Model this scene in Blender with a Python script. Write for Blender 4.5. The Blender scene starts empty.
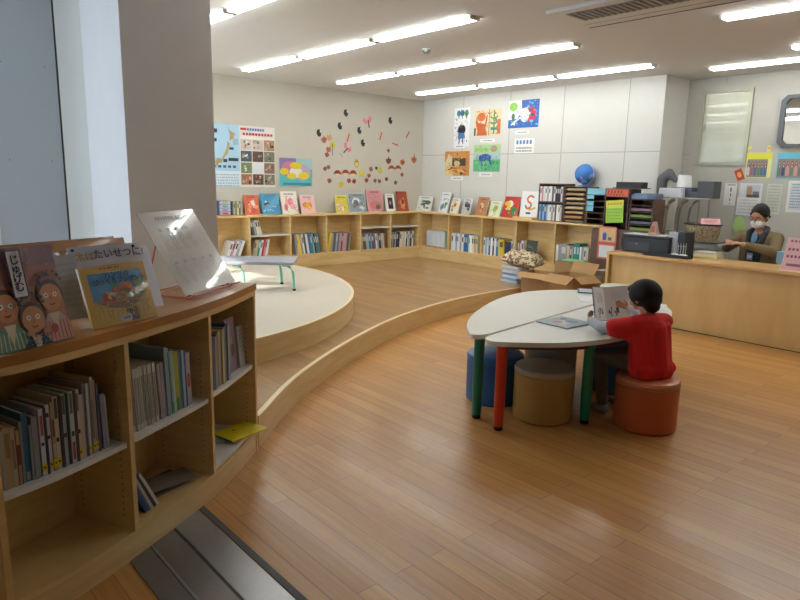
import bpy, bmesh, math, random
from mathutils import Vector, Matrix
random.seed(7)
PI=math.pi
scene=bpy.context.scene
COL=scene.collection
V=Vector
# ---------------------------------------------------------------- camera model
FPX=638.0; H=1.55
_nad=V((-71,-3333,-FPX)).normalized(); _up=-_nad
_e=V((-572,134,-FPX)).normalized(); _e=(_e-_up*_e.dot(_up)).normalized()
_X=-_e; _Y=_up.cross(_X)
R3=Matrix((_X,_Y,_up))
CAM=V((0,0,H))
def ray(px,py): return (R3@V((px-400,300-py,-FPX))).normalized()
def Zp(px,py,z=0):
    d=ray(px,py); return CAM+d*((z-H)/d.z)
def XP(px,py,x):
    d=ray(px,py); return CAM+d*(x/d.x)
def YP(px,py,y):
    d=ray(px,py); return CAM+d*(y/d.y)
cam=bpy.data.objects.new('camera',bpy.data.cameras.new('camera')); COL.objects.link(cam)
cam.data.sensor_width=36; cam.data.lens=FPX/800*36; cam.data.clip_start=0.05
cam.matrix_world=Matrix.Translation(CAM)@R3.to_4x4()
scene.camera=cam
scene.view_settings.view_transform='Standard'; scene.view_settings.look='None'
scene.view_settings.gamma=1; scene.view_settings.use_curve_mapping=False
scene.view_settings.exposure=0.2
# ---------------------------------------------------------------- materials
def S(c):
    if isinstance(c,str):
        c=c.lstrip('#'); c=[int(c[i:i+2],16)/255 for i in (0,2,4)]
    return tuple((x/12.92 if x<=.04045 else ((x+.055)/1.055)**2.4) for x in c)
def newmat(name):
    m=bpy.data.materials.new(name); m.use_nodes=True
    n=m.node_tree.nodes; return m,n,m.node_tree.links,n['Principled BSDF']
def plain(name,c,rough=.6,metal=0,coat=0,noise=0.0,nscale=8,bump=0):
    m,n,l,b=newmat(name); c=S(c)
    b.inputs['Roughness'].default_value=rough; b.inputs['Metallic'].default_value=metal
    b.inputs['Coat Weight'].default_value=coat
    tc=n.new('ShaderNodeTexCoord'); nz=n.new('ShaderNodeTexNoise'); nz.inputs['Scale'].default_value=nscale; nz.inputs['Detail'].default_value=4
    l.new(tc.outputs['Object'],nz.inputs['Vector'])
    rp=n.new('ShaderNodeMix'); rp.data_type='RGBA'
    k=noise if noise else .03
    rp.inputs['A'].default_value=(*[x*(1-k) for x in c],1); rp.inputs['B'].default_value=(*[min(1,x*(1+k)) for x in c],1)
    l.new(nz.outputs['Fac'],rp.inputs['Factor']); l.new(rp.outputs['Result'],b.inputs['Base Color'])
    if bump:
        bp=n.new('ShaderNodeBump'); bp.inputs['Strength'].default_value=bump; bp.inputs['Distance'].default_value=.01
        l.new(nz.outputs['Fac'],bp.inputs['Height']); l.new(bp.outputs['Normal'],b.inputs['Normal'])
    return m
def paint(name,rough=.55,coat=0,bump=0):
    m,n,l,b=newmat(name); a=n.new('ShaderNodeAttribute'); a.attribute_name='Col'
    l.new(a.outputs['Color'],b.inputs['Base Color']); b.inputs['Roughness'].default_value=rough; b.inputs['Coat Weight'].default_value=coat
    if bump:
        nz=n.new('ShaderNodeTexNoise'); nz.inputs['Scale'].default_value=60; bp=n.new('ShaderNodeBump'); bp.inputs['Strength'].default_value=bump
        l.new(nz.outputs['Fac'],bp.inputs['Height']); l.new(bp.outputs['Normal'],b.inputs['Normal'])
    return m
def wood(name,c1,c2,rough=.4,scale=(2,30,30),coat=0):
    m,n,l,b=newmat(name)
    tc=n.new('ShaderNodeTexCoord'); mp=n.new('ShaderNodeMapping'); mp.inputs['Scale'].default_value=scale
    nz=n.new('ShaderNodeTexNoise'); nz.inputs['Scale'].default_value=1; nz.inputs['Detail'].default_value=6; nz.inputs['Distortion'].default_value=.6
    cr=n.new('ShaderNodeValToRGB'); cr.color_ramp.elements[0].position=.3; cr.color_ramp.elements[1].position=.7
    cr.color_ramp.elements[0].color=(*S(c1),1); cr.color_ramp.elements[1].color=(*S(c2),1)
    l.new(tc.outputs['Object'],mp.inputs['Vector']); l.new(mp.outputs['Vector'],nz.inputs['Vector']); l.new(nz.outputs['Fac'],cr.inputs['Fac'])
    l.new(cr.outputs['Color'],b.inputs['Base Color']); b.inputs['Roughness'].default_value=rough; b.inputs['Coat Weight'].default_value=coat
    return m
def planks(name,c1,c2,cm,bw,rh,rough=.3,coat=.2,mortar=.002):
    m,n,l,b=newmat(name)
    tc=n.new('ShaderNodeTexCoord'); br=n.new('ShaderNodeTexBrick')
    br.offset=.37; br.inputs['Scale'].default_value=1; br.inputs['Brick Width'].default_value=bw; br.inputs['Row Height'].default_value=rh
    br.inputs['Mortar Size'].default_value=mortar; br.inputs['Mortar Smooth'].default_value=.3; br.inputs['Bias'].default_value=0
    br.inputs['Color1'].default_value=(*S(c1),1); br.inputs['Color2'].default_value=(*S(c2),1); br.inputs['Mortar'].default_value=(*S(cm),1)
    mp=n.new('ShaderNodeMapping'); mp.inputs['Scale'].default_value=(1.6,45,1)
    nz=n.new('ShaderNodeTexNoise'); nz.inputs['Scale'].default_value=1; nz.inputs['Detail'].default_value=5
    l.new(tc.outputs['Object'],br.inputs['Vector']); l.new(tc.outputs['Object'],mp.inputs['Vector']); l.new(mp.outputs['Vector'],nz.inputs['Vector'])
    mr=n.new('ShaderNodeMapRange'); mr.inputs['From Min'].default_value=.3; mr.inputs['From Max'].default_value=.7; mr.inputs['To Min'].default_value=.86; mr.inputs['To Max'].default_value=1.1
    l.new(nz.outputs['Fac'],mr.inputs['Value'])
    mx=n.new('ShaderNodeVectorMath'); mx.operation='SCALE'
    l.new(br.outputs['Color'],mx.inputs[0]); l.new(mr.outputs['Result'],mx.inputs['Scale']); l.new(mx.outputs['Vector'],b.inputs['Base Color'])
    b.inputs['Roughness'].default_value=rough; b.inputs['Coat Weight'].default_value=coat; b.inputs['Coat Roughness'].default_value=.12
    n2=n.new('ShaderNodeTexNoise'); n2.inputs['Scale'].default_value=7; l.new(tc.outputs['Object'],n2.inputs['Vector'])
    bp=n.new('ShaderNodeBump'); bp.inputs['Strength'].default_value=.06; bp.inputs['Distance'].default_value=.02
    l.new(n2.outputs['Fac'],bp.inputs['Height']); l.new(bp.outputs['Normal'],b.inputs['Normal']); l.new(bp.outputs['Normal'],b.inputs['Coat Normal'])
    return m
def emit(name,c,s):
    m,n,l,b=newmat(name); b.inputs['Base Color'].default_value=(*c,1); b.inputs['Emission Color'].default_value=(*c,1); b.inputs['Emission Strength'].default_value=s
    return m
M={}
M['wall_recess']=plain('recess_wall_greige','#b4b1a8',.8,noise=.02)
M['wall_tan']=plain('painted_wall_beige','#c9c4b7',.85,noise=.02)
M['wall_white']=plain('wall_panel_white','#cfcec8',.75,noise=.02)
M['seam']=plain('seam_grey','#9a978f',.8)
M['ceiling']=plain('ceiling_board','#dadad9',.9,noise=.02)
M['pillar']=plain('pillar_paint','#d6d0ca',.85,noise=.03)
M['panel_grey']=plain('steel_door_grey','#b0b4b4',.45,noise=.02)
M['dark']=plain('dark_gap','#2a2a2c',.8)
M['floor']=planks('floor_planks','#bd8647','#cd9856','#8c5e2e',1.25,.095,.33,.10)
M['deck']=planks('deck_planks','#b28b5c','#9c7648','#6e5030',.95,.10,.3,.2)
M['circle']=plain('round_stage_vinyl','#d3cbbb',.4,noise=.05,nscale=5,coat=.1)
M['birch']=wood('birch_ply','#d9b678','#e6c88f',.4,(3,3,22))
M['birchf']=wood('birch_riser','#d3b278','#e3c792',.35,(2.5,2.5,18))
M['trim']=plain('pale_edge_trim','#ecd9ae',.4)
M['topwood']=wood('honey_oak_top','#a56e38','#b98245',.32,(5,5,14),.15)
M['counter']=wood('counter_veneer','#d3ab6c','#e0bc80',.35,(6,6,1.2))
M['countertop']=wood('counter_top_veneer','#cfa25f','#dab074',.3,(2,14,14))
M['white_lam']=plain('white_laminate','#e3e3e0',.35)
M['tabletop']=plain('table_laminate','#e9e8df',.28,coat=.1)
M['metal']=plain('brushed_steel','#a6a6a8',.38,.85,noise=.08,nscale=30)
M['metal_dark']=plain('dark_rail','#8a8682',.42,.7,noise=.1,nscale=30)
M['grey_metal']=plain('grey_metal','#8d8f8c',.4,.6)
M['paint']=paint('printed_colour',.5)
M['gloss']=paint('glossy_print',.35,.15)
M['film']=paint('laminate_film',.2,.5)
M['cloth']=paint('cloth_colour',.9,0,.2)
M['black']=plain('black_plastic','#1b1c22',.4)
M['rubber']=plain('black_rubber','#151515',.7)
M['brown']=wood('dark_brown_board','#5d4436','#6d5243',.5,(3,3,12))
M['card']=plain('cardboard','#b08a5c',.85,noise=.06)
M['paper']=plain('white_paper','#e9e9e6',.7)
M['ink']=plain('ink_dark','#26262a',.7)
M['mirror']=plain('mirror_glass','#c8ccca',.03,1)
M['seatmap']={}
M['lamp']=emit('fluorescent_tube',(.96,.985,.975),20.5)
M['steel_white']=plain('fixture_white','#d8d6d0',.5)
# ---------------------------------------------------------------- mesh builder
class MB:
    def __init__(s): s.v=[];s.f=[];s.c=[];s.m=[]
    def add(s,vs,fs,c='#ffffff',mi=0,mat=None):
        o=len(s.v)
        if mat is not None: vs=[mat@V(v) for v in vs]
        s.v+= [tuple(v) for v in vs]; c=S(c) if isinstance(c,(str,)) else c
        for f in fs: s.f.append([o+i for i in f]); s.c.append(c); s.m.append(mi)
    def box(s,c,sz,col='#ffffff',mi=0,mat=None,taper=1.0):
        x,y,z=c; a,b,h=sz[0]/2,sz[1]/2,sz[2]/2; t=taper
        vs=[(x-a,y-b,z-h),(x+a,y-b,z-h),(x+a,y+b,z-h),(x-a,y+b,z-h),(x-a*t,y-b*t,z+h),(x+a*t,y-b*t,z+h),(x+a*t,y+b*t,z+h),(x-a*t,y+b*t,z+h)]
        s.add(vs,[(0,3,2,1),(4,5,6,7),(0,1,5,4),(1,2,6,5),(2,3,7,6),(3,0,4,7)],col,mi,mat)
    def bx(s,lo,hi,col='#ffffff',mi=0,mat=None):
        s.box([(a+b)/2 for a,b in zip(lo,hi)],[abs(b-a) for a,b in zip(lo,hi)],col,mi,mat)
    def prism(s,poly,z0,z1,col='#ffffff',mi=0,mat=None,side=None):
        n=len(poly); vs=[(p[0],p[1],z0) for p in poly]+[(p[0],p[1],z1) for p in poly]
        A=sum(poly[i][0]*poly[(i+1)%n][1]-poly[(i+1)%n][0]*poly[i][1] for i in range(n))
        top=list(range(n,2*n)); bot=list(range(n-1,-1,-1)); sd=[(i,(i+1)%n,n+(i+1)%n,n+i) for i in range(n)]
        if A<0: top=top[::-1]; bot=bot[::-1]; sd=[q[::-1] for q in sd]
        s.add(vs,[top,bot],col,mi,mat); s.add(vs,sd,col,mi if side is None else side,mat)
    def strip(s,A,B,z0,z1,col='#ffffff',mi=0,side=None):
        # solid curved band between polylines A (front) and B (back)
        n=len(A)
        vs=[(p[0],p[1],z0) for p in A]+[(p[0],p[1],z0) for p in B]+[(p[0],p[1],z1) for p in A]+[(p[0],p[1],z1) for p in B]
        fs=[];sd=[]
        for i in range(n-1):
            fs+=[(i,i+1,n+i+1,n+i),(2*n+i,3*n+i,3*n+i+1,2*n+i+1)]
            sd+=[(i,2*n+i,2*n+i+1,i+1),(n+i,n+i+1,3*n+i+1,3*n+i)]
        sd+=[(0,n,3*n,2*n),(n-1,3*n-1,4*n-1,2*n-1)]
        s.add(vs,fs,col,mi); s.add(vs,sd,col,mi if side is None else side)
    def tube(s,pts,r,col='#ffffff',mi=0,n=10,mat=None,r2=None):
        pts=[V(p) for p in pts]; vs=[];k=len(pts)
        for i,p in enumerate(pts):
            d=(pts[min(i+1,k-1)]-pts[max(i-1,0)]).normalized()
            a=d.cross(V((0,0,1)) if abs(d.z)<.9 else V((1,0,0))).normalized(); b=d.cross(a)
            rr=r if r2 is None else r+(r2-r)*i/(k-1)
            for j in range(n):
                t=2*PI*j/n; vs.append(p+(a*math.cos(t)+b*math.sin(t))*rr)
        fs=[(i*n+j,i*n+(j+1)%n,(i+1)*n+(j+1)%n,(i+1)*n+j) for i in range(k-1) for j in range(n)]
        fs+=[tuple(range(n-1,-1,-1)),tuple(range((k-1)*n,k*n))]
        s.add(vs,fs,col,mi,mat)
    def lathe(s,prof,c=(0,0,0),col='#ffffff',mi=0,n=32,mat=None,cols=None):
        vs=[];k=len(prof)
        for r,z in prof:
            for j in range(n):
                t=2*PI*j/n; vs.append((c[0]+r*math.cos(t),c[1]+r*math.sin(t),c[2]+z))
        for i in range(k-1):
            s.add([vs[i*n+j] for j in range(n)]+[vs[(i+1)*n+j] for j in range(n)],[(j,(j+1)%n,n+(j+1)%n,n+j) for j in range(n)],cols[i] if cols else col,mi,mat)
        s.add(vs[:n],[tuple(range(n-1,-1,-1))],cols[0] if cols else col,mi,mat); s.add(vs[-n:],[tuple(range(n))],cols[-1] if cols else col,mi,mat)
    def ell(s,c,r,col='#ffffff',mi=0,nu=16,nv=10,mat=None):
        vs=[];fs=[]
        for i in range(nv+1):
            ph=PI*i/nv
            for j in range(nu):
                t=2*PI*j/nu; vs.append((c[0]+r[0]*math.sin(ph)*math.cos(t),c[1]+r[1]*math.sin(ph)*math.sin(t),c[2]+r[2]*math.cos(ph)))
        for i in range(nv):
            for j in range(nu): fs.append((i*nu+j,(i+1)*nu+j,(i+1)*nu+(j+1)%nu,i*nu+(j+1)%nu))
        s.add(vs,fs,col,mi,mat)
    def cap(s,p0,p1,r0,r1,col='#ffffff',n=14,flat=1.0,mat=None):
        p0=V(p0);p1=V(p1); s.ell(p0,(r0,r0,r0),col,0,n,8,mat); s.ell(p1,(r1,r1,r1),col,0,n,8,mat); s.tube([p0,p1],r0,col,0,n,mat,r1)
    def build(s,name,mats=None,parent=None,smooth=False,bevel=0,mw=None,weld=False):
        me=bpy.data.meshes.new(name); me.from_pydata(s.v,[],s.f)
        mats=mats if isinstance(mats,(list,tuple)) else [mats or M['paint']]
        for m in mats: me.materials.append(m)
        ca=me.color_attributes.new('Col','FLOAT_COLOR','CORNER'); buf=[]
        for f,c in zip(s.f,s.c): buf+= [*c[:3],1.0]*len(f)
        ca.data.foreach_set('color',buf)
        me.polygons.foreach_set('material_index',s.m)
        if smooth: me.polygons.foreach_set('use_smooth',[True]*len(s.f))
        if weld:
            bm=bmesh.new(); bm.from_mesh(me); bmesh.ops.remove_doubles(bm,verts=bm.verts,dist=1e-5); bmesh.ops.dissolve_degenerate(bm,edges=bm.edges,dist=1e-6); bm.to_mesh(me); bm.free()
        me.update()
        o=bpy.data.objects.new(name,me); COL.objects.link(o)
        if mw is not None: o.matrix_world=mw
        if parent: o.parent=parent
        if bevel:
            b=o.modifiers.new('bevel','BEVEL'); b.width=bevel; b.segments=2; b.limit_method='ANGLE'; b.angle_limit=.7; b.harden_normals=False
        if smooth and bevel==0:
            try:
                me.set_sharp_from_angle(angle=.7)
            except Exception: pass
        return o
def tag(o,label,cat,group=None,kind=None):
    if label: o['label']=label
    if cat: o['category']=cat
    if group: o['group']=group
    if kind: o['kind']=kind
    return o
def struct(o): o['kind']='structure'; return o
def empty(name,mw=None):
    o=bpy.data.objects.new(name,None); o.empty_display_size=.05; COL.objects.link(o)
    if mw is not None: o.matrix_world=mw if isinstance(mw,Matrix) else Matrix.Translation(mw)
    return o
def dup(root,mw=None):
    r=root.copy(); COL.objects.link(r)
    if mw is not None: r.matrix_world=mw
    for ch in list(root.children):
        c=ch.copy(); COL.objects.link(c); c.parent=r
        for g in list(ch.children):
            d=g.copy(); COL.objects.link(d); d.parent=c
    return r
def basis(o,x,y,z): return Matrix(((x[0],y[0],z[0],o[0]),(x[1],y[1],z[1],o[1]),(x[2],y[2],z[2],o[2]),(0,0,0,1)))
ORD=['first','second','third','fourth','fifth','sixth','seventh','eighth','ninth','tenth','eleventh','twelfth','thirteenth','fourteenth','fifteenth','sixteenth','seventeenth','eighteenth','nineteenth','twentieth','twenty-first','twenty-second','twenty-third','twenty-fourth','twenty-fifth','twenty-sixth','twenty-seventh','twenty-eighth','twenty-ninth','thirtieth']
def spline(P,n=8):
    out=[];k=len(P)
    for i in range(k-1):
        p0=V(P[max(i-1,0)]);p1=V(P[i]);p2=V(P[i+1]);p3=V(P[min(i+2,k-1)])
        if i==0: p0=p1*2-p2
        if i==k-2: p3=p2*2-p1
        for j in range(n):
            t=j/n; out.append(.5*((2*p1)+(p2-p0)*t+(2*p0-5*p1+4*p2-p3)*t*t+(-p0+3*p1-3*p2+p3)*t**3))
    out.append(V(P[-1])); return out
def offs(P,d):
    out=[]
    for i,p in enumerate(P):
        t=(P[min(i+1,len(P)-1)]-P[max(i-1,0)]).normalized(); out.append(p+V((-t.y,t.x))*d)
    return out
def text(body,name,parent,mat,size,u,v,mw_local=None,z=.0015,align='CENTER',col='#222222',vert=False,xs=1.0):
    cu=bpy.data.curves.new(name,'FONT'); 
    if vert: body='\n'.join(body)
    cu.body=body; cu.size=size; cu.align_x=align; cu.align_y='CENTER'; cu.resolution_u=2; cu.extrude=.0003; cu.offset=size*.018
    if vert: cu.space_line=.82
    key='ink'+str(col)
    if key not in M: M[key]=plain('ink_'+col.strip('#'),col,.6)
    cu.materials.append(M[key])
    o=bpy.data.objects.new(name,cu); COL.objects.link(o)
    dg=bpy.context.evaluated_depsgraph_get(); dg.update(); me=bpy.data.meshes.new_from_object(o.evaluated_get(dg)); bpy.data.objects.remove(o)
    if not me.materials: me.materials.append(M[key])
    o=bpy.data.objects.new(name,me); COL.objects.link(o); o.parent=parent
    o.matrix_local=Matrix.Translation((u,v,z))@Matrix.Diagonal((xs,1,1,1))
    return o
# art in a sheet's own u (0..w) v (0..h) metres fractions
def art(parent,w,h,items,z0=.0012,name='printed_picture',mat=None,gloss=False):
    b=MB(); z=z0
    for it in items:
        k=it[0]
        if k=='r': _,x0,y0,x1,y1,c=it; pl=[(x0,y0),(x1,y0),(x1,y1),(x0,y1)]
        elif k=='e': _,cx,cy,rx,ry,c=it; pl=[(cx+rx*math.cos(2*PI*i/18),cy+ry*math.sin(2*PI*i/18)) for i in range(18)]
        elif k=='p': _,pl,c=it
        elif k=='l':
            _,ps,wd,c=it
            for i in range(len(ps)-1):
                a=V((ps[i][0]*w,ps[i][1]*h)); d=V((ps[i+1][0]*w,ps[i+1][1]*h))-a
                if d.length<1e-6: continue
                q=d.normalized(); nn=V((-q.y,q.x))*wd*w/2; e=a+d
                P=[(p.x,p.y,z) for p in (a-nn,e-nn,e+nn,a+nn)]; b.add(P,[(0,1,2,3)],c)
            z+=.00006; continue
        P=[(p[0]*w,p[1]*h,z) for p in pl]
        ar=sum(P[i][0]*P[(i+1)%len(P)][1]-P[(i+1)%len(P)][0]*P[i][1] for i in range(len(P)))
        if ar<0: P=P[::-1]
        b.add(P,[tuple(range(len(P)))],c); z+=.00006
    return b.build(name,mat or (M['gloss'] if gloss else M['paint']),parent)
def rows(n,x0,x1,ytop,dy,c='#777777',hh=.25,seed=1):
    r=random.Random(seed); out=[]
    for i in range(n):
        y=ytop-i*dy; x=x0
        while x<x1:
            L=r.uniform(.02,.07); out.append(('r',x,y-dy*hh,min(x+L,x1),y+dy*hh,c)); x+=L+r.uniform(.01,.03)
    return out
def sheet(name,label,cat,mw,w,h,col,items=None,th=.001,group=None,gloss=False,artname='printed_picture'):
    b=MB(); b.bx((0,0,-th),(w,h,th),col); o=b.build(name,M['film'] if gloss else M['paint'],mw=mw)
    tag(o,label,cat,group)
    if items: art(o,w,h,items,z0=th+.0006,gloss=gloss,name=artname)
    return o
def on_left(px0,py0,px1,py1,d=.003):   # rectangle on poster wall, lower-left & upper-right pixel
    a=XP(px0,py1,XL+d); c=XP(px1,py0,XL+d)
    return basis(a,(0,1,0),(0,0,1),(1,0,0)),c.y-a.y,c.z-a.z
def on_back(px0,py0,px1,py1,Y=None,d=.003):
    Y=(Y or YB)-d; a=YP(px0,py1,Y); c=YP(px1,py0,Y)
    return basis(a,(1,0,0),(0,0,1),(0,-1,0)),c.x-a.x,c.z-a.z
# ---------------------------------------------------------------- shell
XL=-8.45; YB=7.94; XR=4.0; YR=8.562; XC=-4.067; ZC=2.88; HP=.19
YW=.2; YH=-1.4; XJ=-5.45
def slab(name,lo,hi,mat,kind=True):
    b=MB(); b.bx(lo,hi); o=b.build(name,mat); struct(o); return o
slab('floor',(XL-.3,YH-.3,-.1),(XR+.3,YR+.3,0),M['floor'])
slab('ceiling',(XL-.3,YH-.3,ZC),(XR+.3,YR+.3,ZC+.1),M['ceiling'])
slab('wall_left',(XL-.2,YW,0),(XL,YB+.2,ZC),M['wall_tan'])
slab('wall_back',(XL,YB,0),(XC,YB+.82,ZC),M['wall_white'])
slab('wall_recess',(XC,YR,0),(XR,YR+.2,ZC),M['wall_recess'])
slab('wall_right',(XR,YH,0),(XR+.2,YR+.2,ZC),M['wall_tan'])
# wall with the big windows (left of the view) and the corridor wall
def window_wall(name,x0,x1,y,holes,sill,head):
    b=MB(); xs=x0
    for a,c in holes:
        b.bx((xs,y-.15,0),(a,y,ZC)); b.bx((a,y-.15,0),(c,y,sill)); b.bx((a,y-.15,head),(c,y,ZC)); xs=c
    b.bx((xs,y-.15,0),(x1,y,ZC)); struct(b.build(name,M['wall_tan']))
def win_frame(name,x0,x1,y,z0,z1):
    b=MB(); t=.04
    b.bx((x0,y-.1,z0),(x0+t,y-.04,z1)); b.bx((x1-t,y-.1,z0),(x1,y-.04,z1)); b.bx((x0,y-.1,z0),(x1,y-.04,z0+t)); b.bx((x0,y-.1,z1-t),(x1,y-.04,z1)); xm=(x0+x1)/2
    b.bx((xm-t/2,y-.1,z0),(xm+t/2,y-.04,z1)); struct(b.build(name,M['grey_metal']))
WH=[(-8.3,-7.0),(-6.85,-5.6)]
window_wall('wall_front',XL,XJ,YW,WH,.45,2.7)
for i,(a,c) in enumerate(WH): win_frame('window_%d'%(i+1),a,c,YW,.45,2.7)
slab('wall_jog',(XJ-.15,YH,0),(XJ,YW-.15,ZC),M['wall_tan'])
window_wall('wall_corridor',XJ,XR,YH,[(-5.3,-3.4)],.5,2.6); win_frame('window_3',-5.3,-3.4,YH,.5,2.6)  # unseen opening added to bring daylight onto the pillar and door
m,nd,lk_,bs=newmat('frosted_blind'); tr=nd.new('ShaderNodeBsdfTranslucent'); tr.inputs['Color'].default_value=(.56,.63,.72,1); lk_.new(tr.outputs['BSDF'],nd['Material Output'].inputs['Surface'])  # translucent diffuser, tinted to give the added opening a soft bluish glow
b=MB(); b.add([(-5.26,YH-.03,.54),(-3.44,YH-.03,.54),(-3.44,YH-.03,2.56),(-5.26,YH-.03,2.56)],[(0,1,2,3)]); struct(b.build('window_blind',m))  # unseen sheet added to scatter the sun before it reaches the corridor
# back wall seams
b=MB()
for x in (-7.5,-6.52,-5.55,-4.55): b.bx((x-.004,YB-.0015,.95),(x+.004,YB+.002,ZC))
b.bx((XL,YB-.0015,1.946),(XC,YB+.002,1.954)); struct(b.build('trim_1',M['seam']))
b=MB()
for x in (-3.32,): b.bx((x-.004,YR-.0015,0),(x+.004,YR+.002,1.76))
b.bx((-3.6,YR-.0015,2.79),(-3.592,YR+.002,ZC))
b.bx((XC,YR-.0015,1.926),(-3.96,YR+.002,1.934)); struct(b.build('trim_2',M['seam']))
# pillar group at left
PXF=-4.3
b=MB(); b.prism([(PXF,1.445),(PXF,2.045),(-5.09,2.045),(-5.09,1.445)],0,ZC); struct(b.build('pillar',M['pillar']))
b=MB(); b.prism([(-5.09,1.45),(-5.09,2.0),(-5.5,2.0),(-5.46,1.372)],0,ZC); struct(b.build('wall_pier',M['wall_tan']))
door=MB(); door.bx((-5.5,.9,0),(-5.455,1.355,ZC)); d=struct(door.build('door_1',M['panel_grey']))
b=MB(); b.bx((-5.5,1.355,0),(-5.468,1.372,ZC)); b.build('door_gap',M['dark'],d)
b=MB(); b.bx((-5.5,.868,0),(-5.45,.9,ZC)); b.build('door_frame',M['steel_white'],d)
b=MB()
for zz in (1.62,2.3): b.box((-5.4535,1.0,zz),(.003,.006,.006)); b.box((-5.4535,1.28,zz),(.003,.006,.006))
b.build('screw',M['dark'],d)
# step rail in floor
b=MB(); x0,x1=-3.2,3.0
b.bx((x0,1.135,0),(x1,1.165,.004),mi=2); b.bx((x0,.985,0),(x1,1.128,.006)); b.bx((x0,.975,0),(x1,.985,.003),mi=2)
b.bx((x0,.86,0),(x1,.972,.005),mi=1); b.bx((x0,.845,0),(x1,.858,.007)); b.bx((x0,.745,0),(x1,.843,.005),mi=1)
struct(b.build('trim_3',[M['metal'],M['metal_dark'],plain('rail_gasket','#55524e',.6)]))
# ---------------------------------------------------------------- platforms
# circle fit
import itertools
CP=[(-4.05,2.19),(-4.17,2.65),(-4.6,3.35),(-5.25,3.97),(-6.08,4.42),(-6.91,4.545),(-7.29,4.48)]
def cfit(P):
    # algebraic least squares
    A=[[0]*3 for _ in range(3)]; B=[0]*3
    for x,y in P:
        r=(x,y,1); q=-(x*x+y*y)
        for i in range(3):
            B[i]+=r[i]*q
            for j in range(3): A[i][j]+=r[i]*r[j]
    s=Matrix(A).inverted()@V(B); cx,cy=-s[0]/2,-s[1]/2; return cx,cy,math.sqrt(cx*cx+cy*cy-s[2])
ccx,ccy,ccr=cfit(CP)
arc=[]
for i in range(0,121):
    t=math.radians(-25+ i*1.75); q=(ccx+ccr*math.cos(t),ccy+ccr*math.sin(t))
    if q[0]>XL and q[1]>1.0: arc.append(V(q))
poly=[tuple(q) for q in arc]+[(XL,arc[-1].y if arc[-1].x<XL+.3 else 1.0),(XL,1.0),(arc[0].x,1.0)]
b=MB(); b.prism(poly,HP-.002,2*HP-.003,mi=0); b.prism(poly,2*HP-.003,2*HP,mi=1,side=0)
struct(b.build('floor_stage',[M['birchf'],M['circle']]))
b=MB(); b.strip(offs(arc,-.003),offs(arc,.022),2*HP-.006,2*HP+.003); struct(b.build('trim_5',M['trim']))
# ---------------------------------------------------------------- wall shelves
ZT=.985; ZBt=.385; XF=-8.153; YF=7.639
LD=[3.10,3.70,4.365,5.035,5.68,6.343,6.98,7.63]
BD=[-8.15,-7.46,-6.73,-6.05,-5.355,-4.63,-4.12]
def wall_unit(i,side,a,c,label,inner=None):
    # one bay of the low shelving: local x along the wall, y into the wall
    if side=='L': mw=basis((XF,a,0),(0,1,0),(-1,0,0),(0,0,1))
    else: mw=basis((a,YF,0),(1,0,0),(0,1,0),(0,0,1))
    w=c-a; e=empty('wall_bookcase',mw); tag(e,label,'bookcase','low bookcase bays along the walls')
    t=.012
    for x in (0.0005,w-t-.0005):
        b=MB(); b.bx((x,0,ZBt-.03),(x+t,.285,ZT-.026)); b.build('side_panel',M['birch'],e)
    b=MB(); b.bx((t,.275,ZBt),(w-t,.285,ZT-.026)); b.build('back_panel',M['birch'],e)
    b=MB(); b.bx((t,0,ZBt-.03),(w-t,.285,ZBt)); b.build('base_board',M['birch'],e)
    if inner:
        b=MB(); b.bx((t+.001,.012,inner-.018),(w-t-.001,.27,inner)); b.build('shelf_board',M['white_lam'],e)
    return mw
LN=['leftmost, half hidden by the pillar','second from the pillar, with two levels','third from the pillar','fourth from the pillar','fifth from the pillar','sixth, beside the corner']
MWL=[];MWB=[]
for i in range(1,7):
    inner={2:.70,5:.745,6:.745}.get(i)
    MWL.append(wall_unit(i,'L',LD[i],LD[i+1],'birch bookcase bay under the posters, '+LN[i-1],inner))
BN=['first right of the corner','second right of the corner','third right of the corner','fourth, above the flowered cushion','fifth, behind the cardboard boxes','last, beside the brown end panel']
for i in range(6): MWB.append(wall_unit(i,'B',BD[i],BD[i+1],'birch bookcase bay below the drawings, '+BN[i]))
wall_unit(0,'L',LD[0],LD[1],'birch bookcase bay hidden mostly behind the pillar')
b=MB(); b.bx((XL+.001,LD[0],ZT-.026),(XF+.012,YF+.29,ZT)); o=b.build('shelf_worktop',M['birch'],bevel=.003); tag(o,'long pale wood top over the bookcases on the poster wall','shelf top')
b=MB(); b.bx((XF+.013,YF-.012,ZT-.026),(-4.12,YB-.001,ZT)); o=b.build('shelf_worktop',M['birch'],bevel=.003); tag(o,'long pale wood top over the bookcases on the drawing wall','shelf top')
b=MB(); b.bx((XL+.001,LD[0],HP+.001),(XF-.005,YF+.29,ZBt-.031)); o=b.build('shelf_plinth',M['birchf']); tag(o,'pale wood plinth under the poster wall bookcases','plinth')
b=MB(); b.bx((XF-.004,YF+.005,HP+.001),(-4.95,YB-.001,ZBt-.031)); o=b.build('shelf_plinth',M['birchf']); tag(o,'pale wood plinth under the drawing wall bookcases','plinth')
b=MB(); b.bx((-4.85,YF+.005,.001),(-4.12,YB-.001,ZBt-.031)); o=b.build('shelf_plinth',M['birchf']); tag(o,'pale wood plinth behind the boxes near the counter','plinth')
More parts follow.
